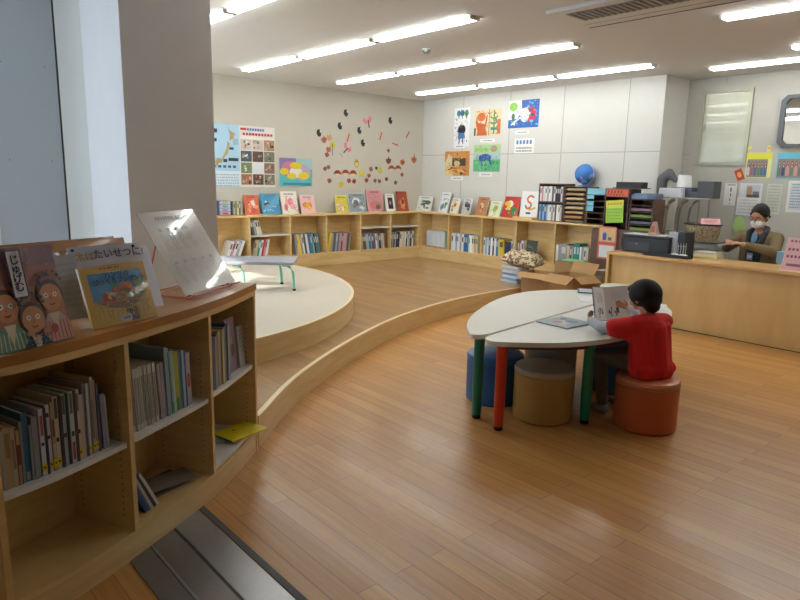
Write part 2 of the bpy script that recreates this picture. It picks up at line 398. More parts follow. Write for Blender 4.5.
# ---------------------------------------------------------------- books
CN={}
def bookmesh(th,h,dp,col,spine=None,pages='#e6e0cf',marks=None,label=None):
    """spine faces -y at y=0; x thickness centred, z up"""
    b=MB(); ct=min(.003,th*.2)
    b.bx((-th/2,0,0),(-th/2+ct,dp,h),col); b.bx((th/2-ct,0,0),(th/2,dp,h),col); b.bx((-th/2+ct,0,0),(th/2-ct,ct,h),spine or col)
    b.bx((-th/2+ct,ct,.003),(th/2-ct,dp-.004,h-.003),pages)
    if marks:
        for z0,z1,c in marks: b.bx((-th*.3,-.0004,h*z0),(th*.3,.0002,h*z1),c)
    return b
def place_books(mw,x,z,y,books,baylabel,group,lim,parts=False):
    """books: list (th,h,dp,col,colname,lean deg, marks, label colour)"""
    used={}
    n=len(books); k=0
    for bk in books:
        th,h,dp,col,cn,lean=bk[:6]; marks=bk[6] if len(bk)>6 else None; lab=bk[7] if len(bk)>7 else None
        r=math.radians(lean); adv=th/math.cos(r)
        bb=bookmesh(th,h,dp,col,marks=marks)
        # pivot at lowest bottom corner
        piv=(th/2 if lean>0 else -th/2)
        if x+adv>lim: break
        px=x+(adv if lean>0 else 0)
        loc=Matrix.Translation((px,y+random.uniform(0,.006),z+.0008))@Matrix.Rotation(r,4,'Y')@Matrix.Translation((-piv,0,0))
        o=bb.build('book',M['paint'],mw=mw@loc)
        k+=1
        tag(o,f'{cn} book, {ORD[min(k-1,29)]} from the left {baylabel}','book',group)
        if parts and lab:
            q=MB(); q.bx((-th/2-.0003,-.0008,h*.06),(th/2+.0003,.001,h*.06+.035),lab); q.box((0,-.0009,h*.06+.018),(th*.5,.0006,.008),'#444444'); q.build('spine_label',M['paint'],o)
        x+=adv+random.uniform(.0006,.004)
    return x
PAL={'white':'#e6e7e6','grey':'#a3a5a8','dark grey':'#5d6066','beige':'#c9b99a','cream':'#ddd3b6','brown':'#7a5a40','blue':'#3c6ea8','pale blue':'#9bb8cf','teal':'#2a9c94','green':'#5f8a4a','yellow':'#dcc437','red':'#b03a34','pink':'#d493a0','navy':'#27305c','black':'#2e2d30','orange':'#d2803a','purple':'#7d6590'}
def rb(cn,th=None,h=None,lean=0,dp=None):
    c=PAL[cn]; f=random.uniform(.88,1.1); cc=S(c); cc=tuple(min(1,x*f) for x in cc)
    h=h or random.uniform(.24,.29); th=(th or random.uniform(.018,.036))*(1.25 if not dp else 1)
    mk=[(.55,.85,'#555555' if cn in('white','cream','beige','yellow','pale blue','pink') else '#cccccc')] if random.random()<.6 else None
    return (th or random.uniform(.014,.03),h,dp or random.uniform(.19,.22),cc,cn,lean,mk)
def seq(s,**k): 
    return [rb(x,**k) for x in s]
G='books on the low wall shelves'
bl='in poster wall bay '
place_books(MWL[0],.30,ZBt,.03,seq(['white','pink','white','grey','white','cream','white','brown'],lean=22,th=.03,h=.26),bl+'behind the pillar',G,.55)
place_books(MWL[1],.075,.70,.05,seq(['dark grey','grey','white','cream'],lean=-14,h=.22,th=.028),bl+'two, upper level',G,.6)
place_books(MWL[1],.05,ZBt,.04,seq(['beige','beige','teal','white','red','pink','white'],lean=12,h=.25,th=.026),bl+'two, lower level',G,.6)
place_books(MWL[2],.10,ZBt,.03,seq(['grey','beige'],lean=-4,h=.3)+seq(['yellow'],lean=-10,h=.29,th=.035)+seq(['grey','white','dark grey','white','blue','teal','pale blue','black','green','blue'],lean=-10,h=.3),bl+'third from the pillar',G,.62)
place_books(MWL[3],.02,ZBt,.03,seq(['yellow'],lean=12,h=.3,th=.045)+seq(['grey','dark grey','grey','purple','grey','red','pink','grey','brown','grey'],lean=7,h=.29),bl+'fourth from the pillar',G,.5)
place_books(MWL[4],.05,ZBt,.03,seq(['grey','dark grey','brown','grey','pale blue','blue','grey','dark grey','purple','white','grey','black','grey','beige','brown'],lean=-8,h=.25),bl+'fifth from the pillar',G,.62)
place_books(MWL[5],.03,ZBt,.03,seq(['dark grey','grey','black','grey','navy','black','white','cream','beige','white','navy','white','grey','black','white'],lean=3,h=.26),bl+'beside the corner',G,.62)
bl='in drawing wall bay '
place_books(MWB[0],.14,ZBt,.03,[(random.choice([.024,.03]),.28+random.uniform(-.012,.01),.2,tuple(x*random.uniform(.8,1.05) for x in S('#dcdcdf')),'white',0,[(.0,.1,'#b8453a')]) for _ in range(18)],bl+'right of the corner',G,.6)
place_books(MWB[1],.05,ZBt,.03,seq(['white','white','pale blue','white','white','grey','white','blue','blue','teal','white'],h=.28)+seq(['white','cream','beige','cream','brown','black','white'],lean=-4,h=.27),bl+'second from the corner',G,.66)
place_books(MWB[2],.03,ZBt,.03,seq(['white','pale blue','white','blue','white','navy','white','blue','grey'],h=.27)+seq(['yellow'],th=.08,h=.26,lean=-5)+seq(['navy'],th=.1,h=.24)+seq(['white'],h=.26),bl+'third from the corner',G,.66)
place_books(MWB[3],.02,ZBt,.03,seq(['brown','dark grey','white'],h=.28),bl+'above the flowered cushion',G,.3)
place_books(MWB[4],.02,ZBt,.03,seq(['white','grey'],h=.28)+[rb('grey',.09,.3)]+seq(['beige','brown','grey'],h=.28)+[rb('teal',.04,.32),rb('teal',.035,.32)]+seq(['white','grey','white','cream','brown'],h=.28),bl+'behind the cardboard boxes',G,.68)
place_books(MWB[5],.02,ZBt,.03,seq(['red','red','brown','cream','red','beige','brown','grey','red'],h=.28),bl+'beside the brown end panel',G,.45)
# ---------------------------------------------------------------- picture books displayed face out
def facebook(mw,w,h,th,col,items,label,cat='book',group=None,name='picture_book',texts=(),spinecol=None,gloss=True,pages='#e8e2d2'):
    """lower-left at origin, x right, y up the cover, z out of the cover"""
    b=MB(); ct=.002
    b.bx((0,0,-ct),(w,h,0),col); b.bx((0,0,-th),(w,h,-th+ct),spinecol or col); b.bx((0,0,-th+ct),(ct,h,-ct),spinecol or col)
    o=b.build(name,M['gloss'] if gloss else M['paint'],mw=mw); tag(o,label,cat,group)
    q=MB(); q.bx((ct,.003,-th+ct),(w-.004,h-.003,-ct),pages); q.build('pages',M['paint'],o)
    if items: art(o,w,h,items,z0=.0006,name='cover_picture',gloss=gloss)
    for t in texts: text(t[0],'title_lettering',o,None,t[1],t[2]*w,t[3]*h,z=.0014+.00006*len(items),col=t[4] if len(t)>4 else '#222222',vert=(len(t)>5 and t[5]))
    return o
def lean_mw(bl,d,tilt):
    d=V(d).normalized(); n=V((-d.y,d.x,0))
    if n.dot(V((bl[0],bl[1],0)))<0: n=-n
    r=math.radians(tilt); up=n*math.sin(r)+V((0,0,math.cos(r))); return basis(bl,d,up,d.cross(up))
def ill(seed,bg,cols,n=7):
    r=random.Random(seed); it=[('r',.02,.02,.98,.98,bg)]
    for i in range(n):
        it.append(('e',r.uniform(.25,.75),r.uniform(.2,.65),r.uniform(.06,.22),r.uniform(.05,.18),r.choice(cols)))
    for i in range(26): it.append(('e',r.uniform(.08,.92),r.uniform(.06,.8),r.uniform(.01,.045),r.uniform(.01,.035),r.choice(cols+['#3c3c40',bg])))
    it+=rows(1,.2,.8,.88,.1,'#555555',seed=seed)
    return it
def disp_left(px0,px1,ytop,ybot,tilt=14,X=None,turn=0):
    X=X or -8.30
    a=XP(px0,ybot,X); c=XP(px1,ybot,X); zt=ZT+.001
    t=XP((px0+px1)/2,ytop,X-.05); h=(t.z-zt)/math.cos(math.radians(tilt))
    return lean_mw((X,a.y,zt),(math.sin(math.radians(turn)),math.cos(math.radians(turn)),0),tilt),c.y-a.y,h
def disp_back(px0,px1,ytop,ybot,tilt=14,Y=7.8,turn=0):
    a=YP(px0,ybot,Y); c=YP(px1,ybot,Y); zt=ZT+.001
    t=YP((px0+px1)/2,ytop,Y+.05); h=(t.z-zt)/math.cos(math.radians(tilt))
    return lean_mw((a.x,Y,zt),(math.cos(math.radians(turn)),-math.sin(math.radians(turn)),0),tilt),(c.x-a.x)/math.cos(math.radians(turn)),h
GD='picture books shown cover out on the wall shelves'
L_DISP=[((246,260,195,214),'#d9603a',['#e88a6a','#f0a080','#c94f3a','#f2e6d8'],'#e07850','orange picture book with pale swirls beside the drawer box'),
 ((263,281,193.5,213),'#2f8fb8',['#e8f0f0','#222a38','#2f8fb8','#eef2f0'],'#2f93bd','blue picture book with a white running figure'),
 ((283,299,191.5,212.5),'#e9dfd2',['#e07f8e','#e8a0a0','#d8b74c','#d96a7c'],'#efe6da','tall white and pink picture book right of the blue one'),
 ((302,316,195,211.5),'#e9b8bc',['#e8b53a','#e9a33a','#d98a40','#f2c858'],'#eec4c6','pink picture book with a yellow round creature'),
 ((337,349,195.5,211),'#d6c83a',['#f2ead8','#c9a23a','#e8a8a8'],'#e6e2c0','yellow picture book with a small figure'),
 ((350,367,193,210.5),'#8e9ca4',['#d8dcdc','#5f7078','#e8e6e2','#8a5f68'],'#dfe0de','grey and white picture book with a round face'),
 ((369,384,189.5,210),'#d58a90',['#8ea06a','#c4a06a','#d5707c','#7a5a48'],'#e8c9c8','tall pink and green picture book'),
 ((387,396,194,210),'#e8e6e0',['#2c2c34','#2c2c34','#40404a','#a8685c'],'#ece9e2','narrow white picture book with a black panel'),
 ((399,409,191.5,209.5),'#b5482c',['#d98a58','#e8b878','#c0502e','#7a2c1c'],'#b5482c','rust red picture book nearest the corner')]
for k,((a,b_,t,bo),bg,cols,cov,lab) in enumerate(L_DISP):
    mw,w,h=disp_left(a,b_,t,bo); facebook(mw,w,h,.015,cov,ill(k+3,bg,cols) if k not in (7,) else [('r',.25,.15,.78,.8,'#2c2c34'),('e',.5,.5,.1,.12,'#c98a80')]+rows(1,.2,.8,.9,.1,seed=4),lab+' on the poster wall shelf','book',GD)
B_DISP=[((416,430,196,211),'#eceee8',['#5a7d58','#4a5a50','#6a9a6a'],'#e8ebe4',0,'white wide picture book with green foot, beside the corner'),
 ((438,448,192,211.5),'#e6eaea',['#5f8fc0','#52823f','#8a9aa0'],'#dfe6e8',8,'pale blue and green tall picture book'),
 ((449,460,198,212.5),'#e9e6da',['#e0b83a','#b04a3a','#38553f','#d9a83a'],'#efece0',16,'white picture book with a yellow bird, dark foot'),
 ((461,473,198,213.5),'#d8d8dc',['#3a3c50','#585a78','#e2e2e6'],'#e0e0e4',20,'white picture book with dark blue figures'),
 ((475,487,197,214.5),'#b88058',['#d9c0a0','#7c5038','#c98e68'],'#b57a50',10,'brown picture book with a pale horse shape'),
 ((488,501,201,216),'#e6e8cc',['#8fb04a','#a8c060','#e8ecd8'],'#edeedd',14,'white and light green picture book'),
 ((501,518,196.5,217),'#c93a34',['#e8cf4a','#d9c23a','#e8e6e0','#2f8a58'],'#cc3e36',8,'red and yellow picture book with a bird')]
for k,((a,b_,t,bo),bg,cols,cov,tn,lab) in enumerate(B_DISP):
    mw,w,h=disp_back(a,b_,t,bo,turn=tn); facebook(mw,w,h,.015,cov,ill(k+30,bg,cols),lab+' on the drawing wall shelf','book',GD)
mw,w,h=disp_back(519,536.5,191,215,8)
e_=facebook(mw,w,h,.02,'#dfe4e8',[('r',.02,.02,.98,.98,'#eaecec'),('l',[(.72,.78),(.5,.84),(.35,.75),(.4,.62),(.6,.55),(.58,.42),(.4,.36),(.3,.44)],.09,'#d0693c'),('l',[(.5,.33),(.7,.36),(.85,.42)],.08,'#c9a83a'),('e',.3,.46,.05,.04,'#7c9a4a'),('r',.35,.17,.62,.24,'#3a4a70')],'white picture book with a curling orange snake on a pale wood box','book',GD)
b=MB(); b.bx((mw.translation.x-.02,YF+.03,ZT+.0005),(mw.translation.x+w+.02,7.79,ZT+.03)); tag(b.build('wooden_riser',M['birch'],bevel=.003),'low pale wooden block in front of the snake picture book','block')
# faced books inside bays
mw=MWB[3]@basis((.17,.03,ZBt+.001),(1,0,0),(0,.12,.99),(0,-.99,.12)); facebook(mw,.2,.3,.02,'#3f4a3c',ill(77,'#4a5244',['#7a8a78','#8a7a5a','#35524a','#a08c6a'],9),'dark green picture book facing out behind the flowered cushion','book')
mw=MWB[4]@basis((.075,.028,ZBt+.001),(1,0,0),(0,.02,.99),(0,-.99,.02))
# ---------------------------------------------------------------- drawer box & small books at left
def P3(v): return V(v)
a=XP(219,213,-8.3); c=XP(231,213,-8.3); w=c.y-a.y
e=empty('drawer_box',basis((-8.3,a.y,ZT+.001),(0,1,0),(-1,0,0),(0,0,1))); tag(e,'small white drawer box with four coloured fronts beside the pillar','box')
b=MB(); b.bx((0,0,0),(w,.12,.20),'#3c4a78'); b.build('case',M['paint'],e)
for i,cc in enumerate(['#c84a5c','#9a8ac0','#58b0a8','#d8c040']):
    b=MB(); b.bx((.01,-.008,.006+i*.049),(w-.01,-.0005,.05+i*.049),'#b8c0d0' if i else '#c0a8b8'); b.box((w/2,-.01,.028+i*.049),(w*.4,.006,.022),cc); b.build('drawer',M['paint'],e)
place_books(basis((-8.3,0,0),(0,1,0),(-1,0,0),(0,0,1)),XP(232,213,-8.3).y,ZT,0,seq(['dark grey','beige','green','cream','dark grey','beige'],th=.02,h=.19),'beside the drawer box','small books standing by the drawer box',9)
# ---------------------------------------------------------------- posters left wall
mw,w,h=on_left(210,125,239,187)
it=[('r',0,.26,1,1,'#a9cfe6'),('r',0,0,1,.25,'#d7e6ee'),('p',[(.62,.98),(.7,.9),(.86,.86),(.8,.78),(.66,.74),(.7,.82)],'#b89a5c'),('p',[(.6,.74),(.68,.7),(.62,.55),(.5,.48),(.42,.42),(.36,.42),(.5,.54),(.58,.64)],'#b8a06a'),('p',[(.36,.46),(.44,.4),(.3,.38),(.26,.32),(.2,.38),(.24,.46)],'#a8925c'),('r',.78,.68,.96,.78,'#9ab4c4'),('r',.66,.6,.8,.64,'#2c3440')]
it+=[('r',.12,.86,.28,.92,'#2c3440'),('r',.12,.72,.26,.77,'#22303c'),('r',.45,.4,.58,.45,'#30302c'),('r',.62,.42,.95,.47,'#3a3c3c')]+[('r',.12+.16*i,.31,.22+.16*i,.35,'#44506a') for i in range(5)]+rows(5,.08,.95,.2,.045,'#a8b8c8',seed=3)
sheet('poster','light blue map poster, leftmost, partly hidden by the pillar','poster',mw,w,h,'#d4e6ef',it)
mw,w,h=on_left(240,128,274.5,187)
it=[('r',0,0,1,1,'#e6e2dc')]
r=random.Random(5)
pc=['#6f8a5c','#8a6a58','#b08a6a','#4a5a6a','#c0b0a0','#5c4438','#a0a890','#d0c0b8','#7a7a6a','#aa6a4a']
for i in range(3):
    for j in range(4):
        x0=.04+i*.32;y0=.04+j*.19
        if (i,j)==(1,1): it.append(('r',x0,y0,x0+.3,y0+.175,'#dfe3e8'))
        else:
            it.append(('r',x0,y0,x0+.3,y0+.175,r.choice(pc)))
            for k in range(9):
                xx=x0+r.uniform(.02,.22);yy=y0+r.uniform(.01,.12); it.append(('r',xx,yy,xx+r.uniform(.03,.07),yy+r.uniform(.02,.05),r.choice(pc+['#2c2c2c','#e8e4dc'])))
it+=[('r',.04,.93,.2,.965,'#c83c34')]+[('r',.22+.07*i,.925,.27+.07*i,.965,'#4a86b8') for i in range(7)]+[('r',.1+.085*i,.85,.16+.085*i,.89,'#cc4a40') for i in range(10)]
sheet('poster','tall white poster with a grid of small photographs','poster',mw,w,h,'#e6e2dc',it)
mw,w,h=on_left(279.5,159,312,186)
it=[('r',0,0,1,1,'#5cbcc0'),('r',0,.55,1,1,'#8c7ab0'),('r',.5,.6,1,1,'#9cc8c8'),('e',.35,.6,.3,.3,'#c87a94'),('e',.7,.5,.25,.3,'#b8a8c0'),('e',.5,.5,.2,.2,'#e8e0d8'),('e',.5,.74,.19,.13,'#e8cf30'),('e',.15,.52,.13,.12,'#e8cf30'),('e',.37,.36,.14,.11,'#e8cf30'),('e',.74,.38,.18,.13,'#e8cf30'),('r',.1,.04,.95,.12,'#3a8aa0')]
sheet('poster','wide teal poster with four yellow bubbles','poster',mw,w,h,'#7ab8c0',it)
# ---------------------------------------------------------------- decals
def decal(name,px,py,shapes,label,s=.05,rot=0,cat='wall decal',group='paper decals on the poster wall'):
    p=XP(px,py,XL+.0004); b=MB(); z=0
    b.th=0
    for i,it in enumerate(shapes):
        if it[0]=='e': _,cx,cy,rx,ry,c=it; pl=[(cx+rx*math.cos(2*PI*k/14),cy+ry*math.sin(2*PI*k/14)) for k in range(14)]
        elif it[0]=='p': _,pl,c=it
        b.prism([(x*s,y*s) for x,y in pl],z,z+.0012,c); z+=.0008
    o=b.build(name,M['paint'],mw=basis(p,(0,1,0),(0,0,1),(1,0,0))@Matrix.Rotation(math.radians(rot),4,'Z')); tag(o,label,cat,group); return o
bee=[('p',[(-.7,.9),(.2,1.1),(.9,.4),(.6,-.9),(-.2,-1.1),(-.9,-.2)],'#2a2c30'),('e',.55,.5,.32,.42,'#c8ccd0')]
for n_,(x,y,w_) in enumerate([(346,113,'topmost on the left'),(340,126,'below the topmost one'),(319,133,'furthest left'),(359.5,130.5,'in the middle of the wall'),(363,143,'lowest of them'),(390.5,120.5,'furthest right')]):
    decal('bee_decal',x,y,bee,'black and grey paper bee decal, '+w_,.052)
bfly=[('p',[(0,0),(-1.3,.9),(-1.6,.1),(-.6,-.5)],'#e08a98'),('p',[(0,0),(.2,1.4),(1.2,1.0),(.9,.1)],'#e2899a'),('p',[(-.15,.5),(.15,.5),(.5,-1.2),(.2,-1.3)],'#7a3840')]
decal('butterfly_decal',368,122,bfly,'pink paper butterfly decal, upper one',.07)
decal('butterfly_decal',346.5,149,bfly,'pink paper butterfly decal, lower left one',.065,-60)
stick=[('p',[(-.6,-1.3),(-.5,1.2),(.7,1.3),(.5,-1.1)],'#d8b4aa'),('p',[(-.15,-1.1),(.12,-1.1),(.3,1.1),(.05,1.1)],'#b0483e')]
for x,y,ro,w_ in [(348,137.5,-15,'above the lower butterfly'),(380.5,136,-15,'right of the middle bees'),(407.5,134.5,-30,'furthest right'),(395,144.5,80,'lying level')]:
    decal('dragonfly_decal',x,y,stick,'red paper dragonfly decal, '+w_,.06,ro)
def leaf(c,c2=None): return [('p',[(0,-1.2),(.9,-.5),(1.1,.4),(.5,.5),(.1,1.2),(-.4,.5),(-1.1,.5),(-.9,-.5)],c),('e',0,0,.3,.35,c2 or c)]
lv=[(324,139.5,'#b0605a','reddish star leaf decal beside the furthest left bee',.05),(329.5,137.5,'#d0a070','orange leaf decal right of the reddish star',.05),(328.5,149.5,'#c06a50','red leaf decal under the little yellow tree',.045),(327,154.5,'#a85a44','brown red leaf decal, low left',.04),
(325,168.5,'#8a6048','brown acorn decal, left one of two',.035),(328.5,167,'#96684c','brown acorn decal, right one of two',.035),(329.5,180.5,'#9a5a4a','small maroon leaf decal left of the mushrooms',.04),(349,180.5,'#a05a48','maroon leaf decal under the left mushrooms',.04),(354,181,'#8f4a40','maroon leaf decal under the third mushroom',.04),
(388.5,160.5,'#7c4238','tall maroon leaf decal above right mushrooms',.055),(371,169,'#a0605a','maroon leaf decal left of the yellow flower',.04),(376.5,168,'#6a5a48','tiny brown seed decal near the yellow flower',.03),(402.5,162,'#b85a3a','rust maple leaf decal upper right',.05),(388.5,160,'#a04a40','',.0),(366.5,180,'#9c5040','maroon leaf decal, low middle',.04),(375,180.5,'#a05048','maroon leaf decal low, below the yellow flower',.035),(379.5,181,'#8f5048','second maroon leaf decal low, below the yellow flower',.035),(386.5,179,'#8a4c44','maroon leaf decal below the right mushrooms',.035),(395.5,182.5,'#7c5048','maroon leaf decal lowest on the right',.035),(388.5,150.5,'#96564e','dark red leaf decal above all the right mushrooms',.03),(369,175.5,'#a85c48','reddish leaf decal between the mushroom groups',.035),(402,174.5,'#a0583e','rust leaf decal right of the mushrooms',.035)]
for x,y,c,lab,s in lv:
    if s: decal('leaf_decal',x,y,leaf(c),lab,s,random.uniform(-30,30))
decal('maple_decal',414,159.5,leaf('#c06c42','#a04a30')+[('p',[(-.1,1.1),(.1,1.1),(.05,1.8),(-.05,1.8)],'#8a5a40')],'orange maple leaf decal nearest the corner',.06)
mush=[('p',[(-1.3,-.2),(-1.1,.5),(-.4,1),(.4,1),(1.1,.5),(1.3,-.2),(.6,.1),(-.6,.1)],'#a04c2e'),('p',[(-.35,-.6),(.35,-.6),(.45,.1),(-.45,.1)],'#e4c8a0')]
for x,y,w_ in [(337.5,174,'leftmost'),(345.5,173.5,'second from the left'),(353,174,'third from the left'),(391.5,169,'fourth from the left'),(398,169,'fifth, furthest right')]:
    decal('mushroom_decal',x,y,mush,'brown capped mushroom decal, '+w_,.06)
decal('tree_decal',332.5,147,[('e',0,.6,.9,.8,'#d8c83a'),('p',[(-.08,-2.2),(.08,-2.2),(.1,.8),(-.1,.8)],'#4c4a40'),('e',-.9,-.4,.35,.45,'#c07050')],'little yellow paper tree decal with thin stem',.06)
decal('owl_decal',356.5,163.5,[('e',0,0,.8,1.1,'#cdb25a'),('e',0,-.2,.45,.55,'#dcc98a'),('e',-.25,.5,.15,.15,'#4a4030'),('e',.25,.5,.15,.15,'#4a4030')],'tan owl decal above the third mushroom',.065)
decal('insect_decal',341,155,[('p',[(-1,.6),(-.8,.7),(.9,-.5),(.8,-.7)],'#a8a8a8'),('p',[(.2,.8),(.35,.75),(.1,-.8),(-.1,-.7)],'#b4b4b0')],'pale grey insect decal beside the lower butterfly',.05)
decal('flower_decal',361.5,173,leaf('#d9cc48'),'yellow flower decal right of the left mushrooms',.055)
decal('flower_decal',380,170,leaf('#d8cf60'),'yellow flower decal left of the right mushrooms',.055)
decal('flower_decal',341,184.5,leaf('#dccb3a'),'yellow flower decal, lowest on the left',.05)
# ---------------------------------------------------------------- drawings back wall
def rnd(seed,cols,n,x0=.05,y0=.05,x1=.95,y1=.95,s=.12):
    r=random.Random(seed); return [('e',r.uniform(x0,x1),r.uniform(y0,y1),r.uniform(s*.4,s),r.uniform(s*.4,s),r.choice(cols)) for _ in range(n)]
def drawing(px,label,col,items,rot=0):
    mw,w,h=on_back(*px)
    rr=random.Random(len(items)*7+int(px[0])); pal=[i[-1] for i in items]
    items=items+[('e',rr.uniform(.06,.94),rr.uniform(.05,.95),rr.uniform(.008,.03),rr.uniform(.008,.035),rr.choice(pal)) for _ in range(45)]
    items=items+[('l',[(x_,y_),(x_+rr.uniform(-.1,.1),y_+rr.uniform(-.1,.1))],.012,rr.choice(pal)) for x_,y_ in [(rr.uniform(.15,.85),rr.uniform(.15,.85)) for _ in range(22)]]
    o=sheet('childs_drawing',label,'drawing',mw,w,h,col,items,group='paintings pinned above the bookcases'); return o
drawing((453.5,107,470.5,147),'narrow white drawing of a black-haired figure under three trees','#e2e3e4',[('e',.28,.86,.13,.08,'#3a8a80'),('e',.52,.86,.13,.08,'#34607a'),('e',.78,.86,.13,.08,'#4a8a5a'),('r',.26,.72,.3,.8,'#a04a50'),('r',.5,.72,.54,.8,'#4a5a8a'),('r',.76,.72,.8,.8,'#5a4a80'),('e',.5,.44,.25,.13,'#1c1e24'),('p',[(.3,.36),(.68,.36),(.74,.22),(.26,.2)],'#4a78b0'),('l',[(.4,.22),(.34,.08)],.07,'#3c5a88'),('l',[(.58,.22),(.6,.08)],.07,'#3c5a88'),('e',.5,.58,.06,.03,'#c8cf60')])
drawing((474,108,502,136),'orange and green drawing of an ape-like shape and a tall plant','#d9c7a0',[('e',.26,.72,.16,.17,'#cc6430'),('p',[(.08,.78),(.14,.5),(.4,.45),(.46,.8),(.5,.78),(.46,.36),(.32,.2),(.12,.2),(.05,.5)],'#c05a2c'),('p',[(.1,0),(.5,0),(.42,.32),(.16,.32)],'#c85c28'),('r',.86,.05,.98,.6,'#d07038'),('l',[(.74,.05),(.74,.95)],.05,'#5a8a50'),('l',[(.62,.7),(.74,.6),(.88,.74)],.05,'#6a9a58'),('l',[(.6,.5),(.74,.42),(.88,.52)],.05,'#5f9060'),('l',[(.62,.25),(.88,.25)],.07,'#3a8a80'),('l',[(.56,0),(.56,1)],.02,'#5a5a40'),('r',0,0,.06,.3,'#2c3a2c')])
drawing((508,98.5,540,128.5),'blue drawing with a big red and white fish','#e6e8e2',[('p',[(.42,1),(1,1),(1,0),(0,0),(0,.3),(.3,.34),(.45,.62)],'#2a62b0'),('e',.16,.78,.14,.16,'#8cc848'),('e',.16,.42,.06,.12,'#4a6a40'),('e',.66,.48,.26,.28,'#c82c30'),('e',.54,.46,.15,.26,'#e6e4e6'),('l',[(.42,.4),(.1,.12)],.05,'#d8dae0'),('e',.7,.52,.03,.03,'#e8e8e8'),('p',[(.24,.1),(.2,.28),(.13,.12)],'#e8e8ec')]+rnd(8,['#5a9ad0','#1c4a90','#7ab0dc'],12,.6,.05,.95,.95,.06))
drawing((444.5,151,470,175.5),'brown and orange drawing of a dark animal by a house','#c88a48',[('p',[(0,0),(.35,0),(.3,.8),(.15,.9),(0,.5)],'#d8c9a0'),('r',.3,.4,.85,.72,'#4a4436'),('e',.5,.5,.12,.12,'#c9b890'),('e',.2,.2,.2,.15,'#e4cf80'),('e',.55,.15,.3,.12,'#d8a860')]+rnd(9,['#a05a2c','#7a4428','#e0c080','#3c382c'],10,.1,.05,.9,.4,.07))
drawing((473,144,501,171.5),'green drawing of a blue four-legged animal on grass','#a8c890',[('r',0,0,1,.45,'#62b080'),('r',0,.45,1,.68,'#a8c0c8'),('e',.45,.52,.22,.14,'#3a5aa0'),('e',.28,.5,.08,.12,'#34508c'),('l',[(.34,.45),(.34,.22)],.07,'#34508c'),('l',[(.6,.45),(.68,.25)],.07,'#34508c'),('e',.75,.84,.13,.12,'#b08a7c'),('r',.05,.75,.5,.9,'#9cc078')]+rnd(10,['#3f9a58','#78c08a','#54a86c'],12,.05,.05,.95,.35,.08))
def caption(px,label,Y=None,col='#e4e4e2',it=None,d=.003,name='paper_note'):
    mw,w,h=on_back(*px,Y=Y,d=d); return sheet(name,label,'note',mw,w,h,col,it or rows(1,.2,.85,.5,.5,'#707078',seed=int(px[0])))
caption((454,144.5,465,148.5),'small white caption under the narrow white drawing',d=.006)
caption((480,138.5,495,142.5),'small white caption under the orange and green drawing')
caption((515,130,529,134.5),'small white caption under the red fish drawing')
caption((451,176.5,463,180),'small white caption under the brown house drawing')
caption((479,172.5,492,176.5),'small white caption under the green animal drawing')
caption((514,138,534.5,153.5),'white notice with a row of blue letters below the fish drawing',it=[('r',.1+.17*i,.62,.2+.17*i,.88,'#4a80b8') for i in range(5)]+rows(2,.1,.9,.36,.2,'#7a7a88',seed=2))
# ---------------------------------------------------------------- recess wall
mw,w,h=on_back(696,87.5,755,165.5,Y=YR,d=.001)
o=MB(); t=.035
o.bx((0,0,0),(w,t,.02)); o.bx((0,h-t,0),(w,h,.02)); o.bx((0,t,0),(t,h-t,.02)); o.bx((w-t,t,0),(w,h-t,.02)); d=struct(o.build('door_2',plain('hatch_frame','#aaa891',.4),mw=mw))
b=MB(); b.bx((t+.004,t+.004,0),(w-t-.004,h-t-.004,.012)); b.build('door_panel',plain('hatch_panel','#b2b29a',.22,coat=.3),d)
b=MB(); b.bx((t+.02,h*.46,.0125),(t+.04,h*.56,.02)); b.build('door_handle',M['grey_metal'],d)
# mirror
a=YP(785,99,YR-.002); c=YP(785,146,YR-.002)
e=empty('wall_mirror',basis((a.x-.02,YR-.001,c.z-.02),(1,0,0),(0,0,1),(0,-1,0))); tag(e,'grey framed mirror with cut corners at the right edge','mirror')
W_,H_=.62,a.z-c.z+.06; ch=.06
pl=[(ch,0),(W_-ch,0),(W_,ch),(W_,H_-ch),(W_-ch,H_),(ch,H_),(0,H_-ch),(0,ch)]
pin=[(W_/2+(x-W_/2)*.84,H_/2+(y-H_/2)*.87) for x,y in pl]
b=MB(); n=8
vs=[(x,y,0) for x,y in pl]+[(x,y,.045) for x,y in pl]+[(x,y,.045) for x,y in pin]+[(x,y,.015) for x,y in pin]
fs=[]
for i in range(n):
    j=(i+1)%n; fs+=[(i,j,n+j,n+i),(n+i,n+j,2*n+j,2*n+i),(2*n+i,2*n+j,3*n+j,3*n+i)]
b.add(vs,fs,'#66696d'); b.build('mirror_frame',plain('mirror_frame_grey','#55585c',.4),e)
b=MB(); b.prism(pin,.012,.016); b.build('mirror_glass',M['mirror'],e)
def rec(px,name,label,cat,col,items,rot=0,d=.003):
    mw,w,h=on_back(*px,Y=YR,d=d)
    if rot: mw=mw@Matrix.Translation((w/2,h/2,0))@Matrix.Rotation(math.radians(rot),4,'Z')@Matrix.Translation((-w/2,-h/2,0))
    return sheet(name,label,cat,mw,w,h,col,items)
def people(seed,x0,x1,y0,y1,n):
    r=random.Random(seed); it=[('r',x0,y0,x1,y1,'#8c8078')]
    for k in range(2):
        for i in range(n):
            x=x0+(x1-x0)*(i+.5)/n; hh=(y1-y0); yy=y0+hh*(.1 if k else .25)
            it.append(('r',x-.4*(x1-x0)/n,yy,x+.4*(x1-x0)/n,yy+hh*.45,r.choice(['#a85a68','#3a4a78','#c0b8b8','#4a6a8a','#2c2c38','#c88a90','#6a7a5a'])))
            it.append(('e',x,yy+hh*.52,.3*(x1-x0)/n,hh*.09,'#4a3830')); it.append(('e',x,yy+hh*.5,.2*(x1-x0)/n,hh*.07,'#c89a80'))
    return it
